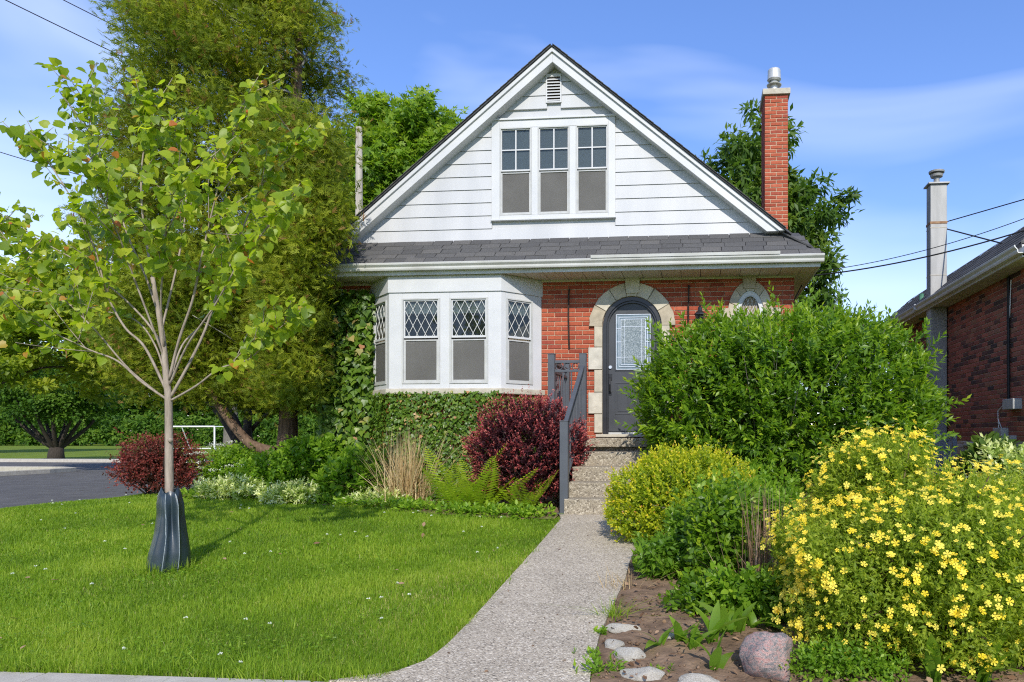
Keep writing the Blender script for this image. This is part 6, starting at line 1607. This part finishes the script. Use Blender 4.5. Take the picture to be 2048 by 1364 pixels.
T_CLOD = tri_tmpl([(1, 0, 0), (-.9, .1, 0), (0, 1, .1), (.1, -1, 0), (0, .1, .8), (.1, 0, -.6)], [(0, 2, 4), (2, 1, 4), (1, 3, 4), (3, 0, 4), (2, 0, 5), (1, 2, 5), (3, 1, 5), (0, 3, 5)])
n = 2600; x = rng.uniform(-.7, 3.3, n); y = rng.uniform(3.53, 6.2, n); k = np.array([a > walkR(b)+.01 for a, b in zip(x, y)]); x, y = x[k], y[k]; n = len(x)
o = leaf_obj('soil_clods', leaves(T_CLOD, np.stack([x, y, gz(x, y)+.026], -1), rand_unit(n), rand_unit(n), .004+.014*rng.random(n)**3, rng.random(n)), M['soil']); tag(o, 'small loose clods on the bare soil of the flower bed', 'soil', kind='stuff')
# ================================================================== LAWN
def in_lawn(x, y):
    ok = (y > 3.50+.02*np.sin(x*9))&(x > RX+.18)
    wl = np.interp(y, [p[1] for p in sorted(WL+[(WL[-1][0]-.25, 3.5)], key=lambda q: q[1])], [p[0] for p in sorted(WL+[(WL[-1][0]-.25, 3.5)], key=lambda q: q[1])])
    ok &= x < wl-.0+.02*np.sin(y*13)
    bf = np.interp(x, [p[0] for p in bedL], [p[1] for p in bedL]); bf = np.where(x < bedL[0][0], 99, bf)
    ok &= y < bf+.05
    ok &= y < 14.5
    return ok
parts = []
for (y0, y1, dens, hh, wd) in ((3.48, 4.6, 13000, (.025, .062), .0016), (4.6, 6.0, 9500, (.025, .06), .0021), (6.0, 8.9, 5200, (.028, .062), .0031), (8.9, 14.5, 1900, (.03, .065), .0055)):
    xa, xb = -11, -.4
    n = int((xb-xa)*(y1-y0)*dens); x = rng.uniform(xa, xb, n); y = rng.uniform(y0, y1, n)
    k = in_lawn(x, y)
    k &= (x-.0) > -1.02*y-1.0 if False else True
    dd = -SN*x+CS*y; rr = CS*x+SN*y; k &= rr/dd > -1.05
    x, y = x[k], y[k]; n = len(x)
    z = gz(x, y)
    pat = np.sin(x*2.1+1.3*np.sin(y*1.7))*np.sin(y*2.6+.8*np.sin(x*1.4))
    pat2 = np.sin(x*5.3+2*np.sin(y*3.1))*np.sin(y*4.7+1.5*np.sin(x*3.7))
    rv = np.clip(.38+.22*pat+.13*pat2+rng.normal(0, .18, n), 0, .8)
    # straw-coloured patch where the lawn runs thin near the walkway, and dry thatch here and there
    dry = np.exp(-(((x+2.05)/.34)**2+((y-4.95)/.75)**2))*.55+np.exp(-(((x+1.65)/.25)**2+((y-5.9)/.5)**2))*.35+.06+.25*np.exp(-((y-3.52)/.06)**2)+.5*np.exp(-((x-np.interp(y, [p[1] for p in WL[::-1]], [p[0] for p in WL[::-1]]))/.035)**2)+.25*np.exp(-(((x-bx)/.5)**2+((y-by+.3)/.35)**2))
    dmask = rng.random(n) < dry*.55; rv[dmask] = rng.uniform(.84, 1, dmask.sum())
    ht = rng.uniform(hh[0], hh[1], n)*(1+.25*pat)*(1+.5*np.exp(-((y-3.55)/.12)**2)); ht[dmask] *= .7
    ang = rng.uniform(0, 2*math.pi, n); le = np.abs(rng.normal(.35, .3, n)); o_ = np.stack([np.cos(ang), np.sin(ang), np.zeros(n)], -1)*(ht*le)[:, None]
    sd = np.stack([-np.sin(ang+rng.normal(0, .6, n)), np.cos(ang+rng.normal(0, .6, n)), np.zeros(n)], -1)*(wd*rng.uniform(.6, 1.4, n))[:, None]
    b = np.stack([x, y, z-.004], -1); upv = np.array([0, 0, 1])
    V = np.stack([b-sd, b+sd, b+o_*.4+upv*(ht*.6)[:, None]+sd*.8, b+o_*.4+upv*(ht*.6)[:, None]-sd*.8, b+o_*1.2+upv*(ht*(1-.2*le))[:, None]], 1)
    tf = np.array([(0, 1, 2), (0, 2, 3), (3, 2, 4)])
    Fs = (tf[None]+(np.arange(n)*5)[:, None, None]).reshape(-1, 3)
    parts.append((V.reshape(-1, 3), Fs, np.repeat(rv, 5)))
# longer tufts, more of them along the pavement edge and round the bag
tn = 420; tx = rng.uniform(-8, -1.0, tn); ty = np.where(rng.random(tn) < .35, 3.5+np.abs(rng.normal(0, .07, tn)), rng.uniform(3.6, 8.3, tn)); kk = in_lawn(tx, ty)
for a_, b_ in zip(tx[kk], ty[kk]): parts.append(blades((a_, b_, gzf(a_, b_)), 16, .03, (.06, .115), .5, .0024, (.15, .75), .3, 3))
for k_ in range(34):
    an = random.uniform(0, 2*math.pi); a_, b_ = bx+.21*math.cos(an), by+.17*math.sin(an); parts.append(blades((a_, b_, gzf(a_, b_)), 14, .02, (.07, .14), .4, .0026, (.2, .85), .3, 3))
data = merge(parts); print('grass tris', len(data[1]))
o = leaf_obj('grass', data, M['grass']); tag(o, 'green mown lawn grass left of the walkway', 'grass', kind='stuff')
# patches of clover leaves among the grass
cp = []
for k_ in range(60):
    a_, b_ = random.uniform(-7.5, -1.2), 3.6+random.random()**1.4*4.6
    m_c = 90; d2 = rng.normal(size=(m_c, 2))*random.uniform(.08, .2); cp.append(np.stack([a_+d2[:, 0], b_+d2[:, 1]], -1))
cp = np.vstack(cp); cp = cp[in_lawn(cp[:, 0], cp[:, 1])]; n = len(cp)
o = leaf_obj('clover_leaves', leaves(T_OVAL, np.stack([cp[:, 0], cp[:, 1], gz(cp[:, 0], cp[:, 1])+rng.uniform(.025, .055, n)], -1), unit(rng.normal(size=(n, 3))*np.array([1, 1, .3])), unit(np.array([0, -.1, 1])+rng.normal(size=(n, 3))*.3), rng.uniform(.014, .026, n), rng.uniform(.1, .8, n)), M['l_garden']); tag(o, 'patches of small clover leaves among the lawn grass', 'clover', kind='stuff')
# bits of leaf and twig blown onto the walkway
n = 46; y = rng.uniform(3.6, 8.2, n); x = np.array([walkL(b)+.03+(walkR(b)-walkL(b)-.06)*random.random()**1.0 for b in y]); z = np.array([gzf(-1.2, b)+.032 for b in y])
o = leaf_obj('leaf_litter', leaves(T_OVAL, np.stack([x, y, z], -1), unit(rng.normal(size=(n, 3))*np.array([1, 1, .12])), unit(np.array([0, 0, 1])+rng.normal(size=(n, 3))*.25), rng.uniform(.008, .035, n), rng.uniform(0, .8, n)), M['l_dead']); tag(o, 'few brown leaf bits blown onto the walkway', 'leaf litter', kind='stuff')
# clover flowers and a few fallen leaves in the lawn
n = 80; x = rng.uniform(-9.5, -1.5, n*3); y = rng.uniform(3.6, 10.5, n*3); pk = np.sin(x*1.7+.4)*np.sin(y*1.9) > -.15; k = in_lawn(x, y) & pk & (np.hypot(x-bx, y-by) > .3); x, y = x[k][:n], y[k][:n]
parts = []
for a, b in zip(x, y):
    z = gzf(a, b)+random.uniform(.05, .085); d = rand_unit(16); d[:, 2] = np.abs(d[:, 2])
    parts.append(leaves(T_DIA, np.array([a, b, z])+d*.004, d, unit(np.cross(d, rand_unit(16))), .011, rng.random(16)))
o = leaf_obj('clover_flowers', merge(parts), M['whiteflower']); tag(o, 'tiny white clover flowers dotted over the lawn', 'clover', kind='stuff')
n = 34; x = rng.uniform(-7, -1.2, n*3); y = rng.uniform(3.6, 9, n*3); k = in_lawn(x, y); x, y = x[k][:n], y[k][:n]; n = len(x)
o = leaf_obj('leaf_litter', leaves(T_OVAL, np.stack([x, y, gz(x, y)+.055], -1), unit(rng.normal(size=(n, 3))*np.array([1, 1, .2])), unit(np.array([0, -.2, 1])+rng.normal(size=(n, 3))*.3), rng.uniform(.03, .065, n), rng.uniform(.4, 1, n)), M['l_dead']); tag(o, 'scattered brown fallen leaves on the lawn', 'leaf litter', kind='stuff')
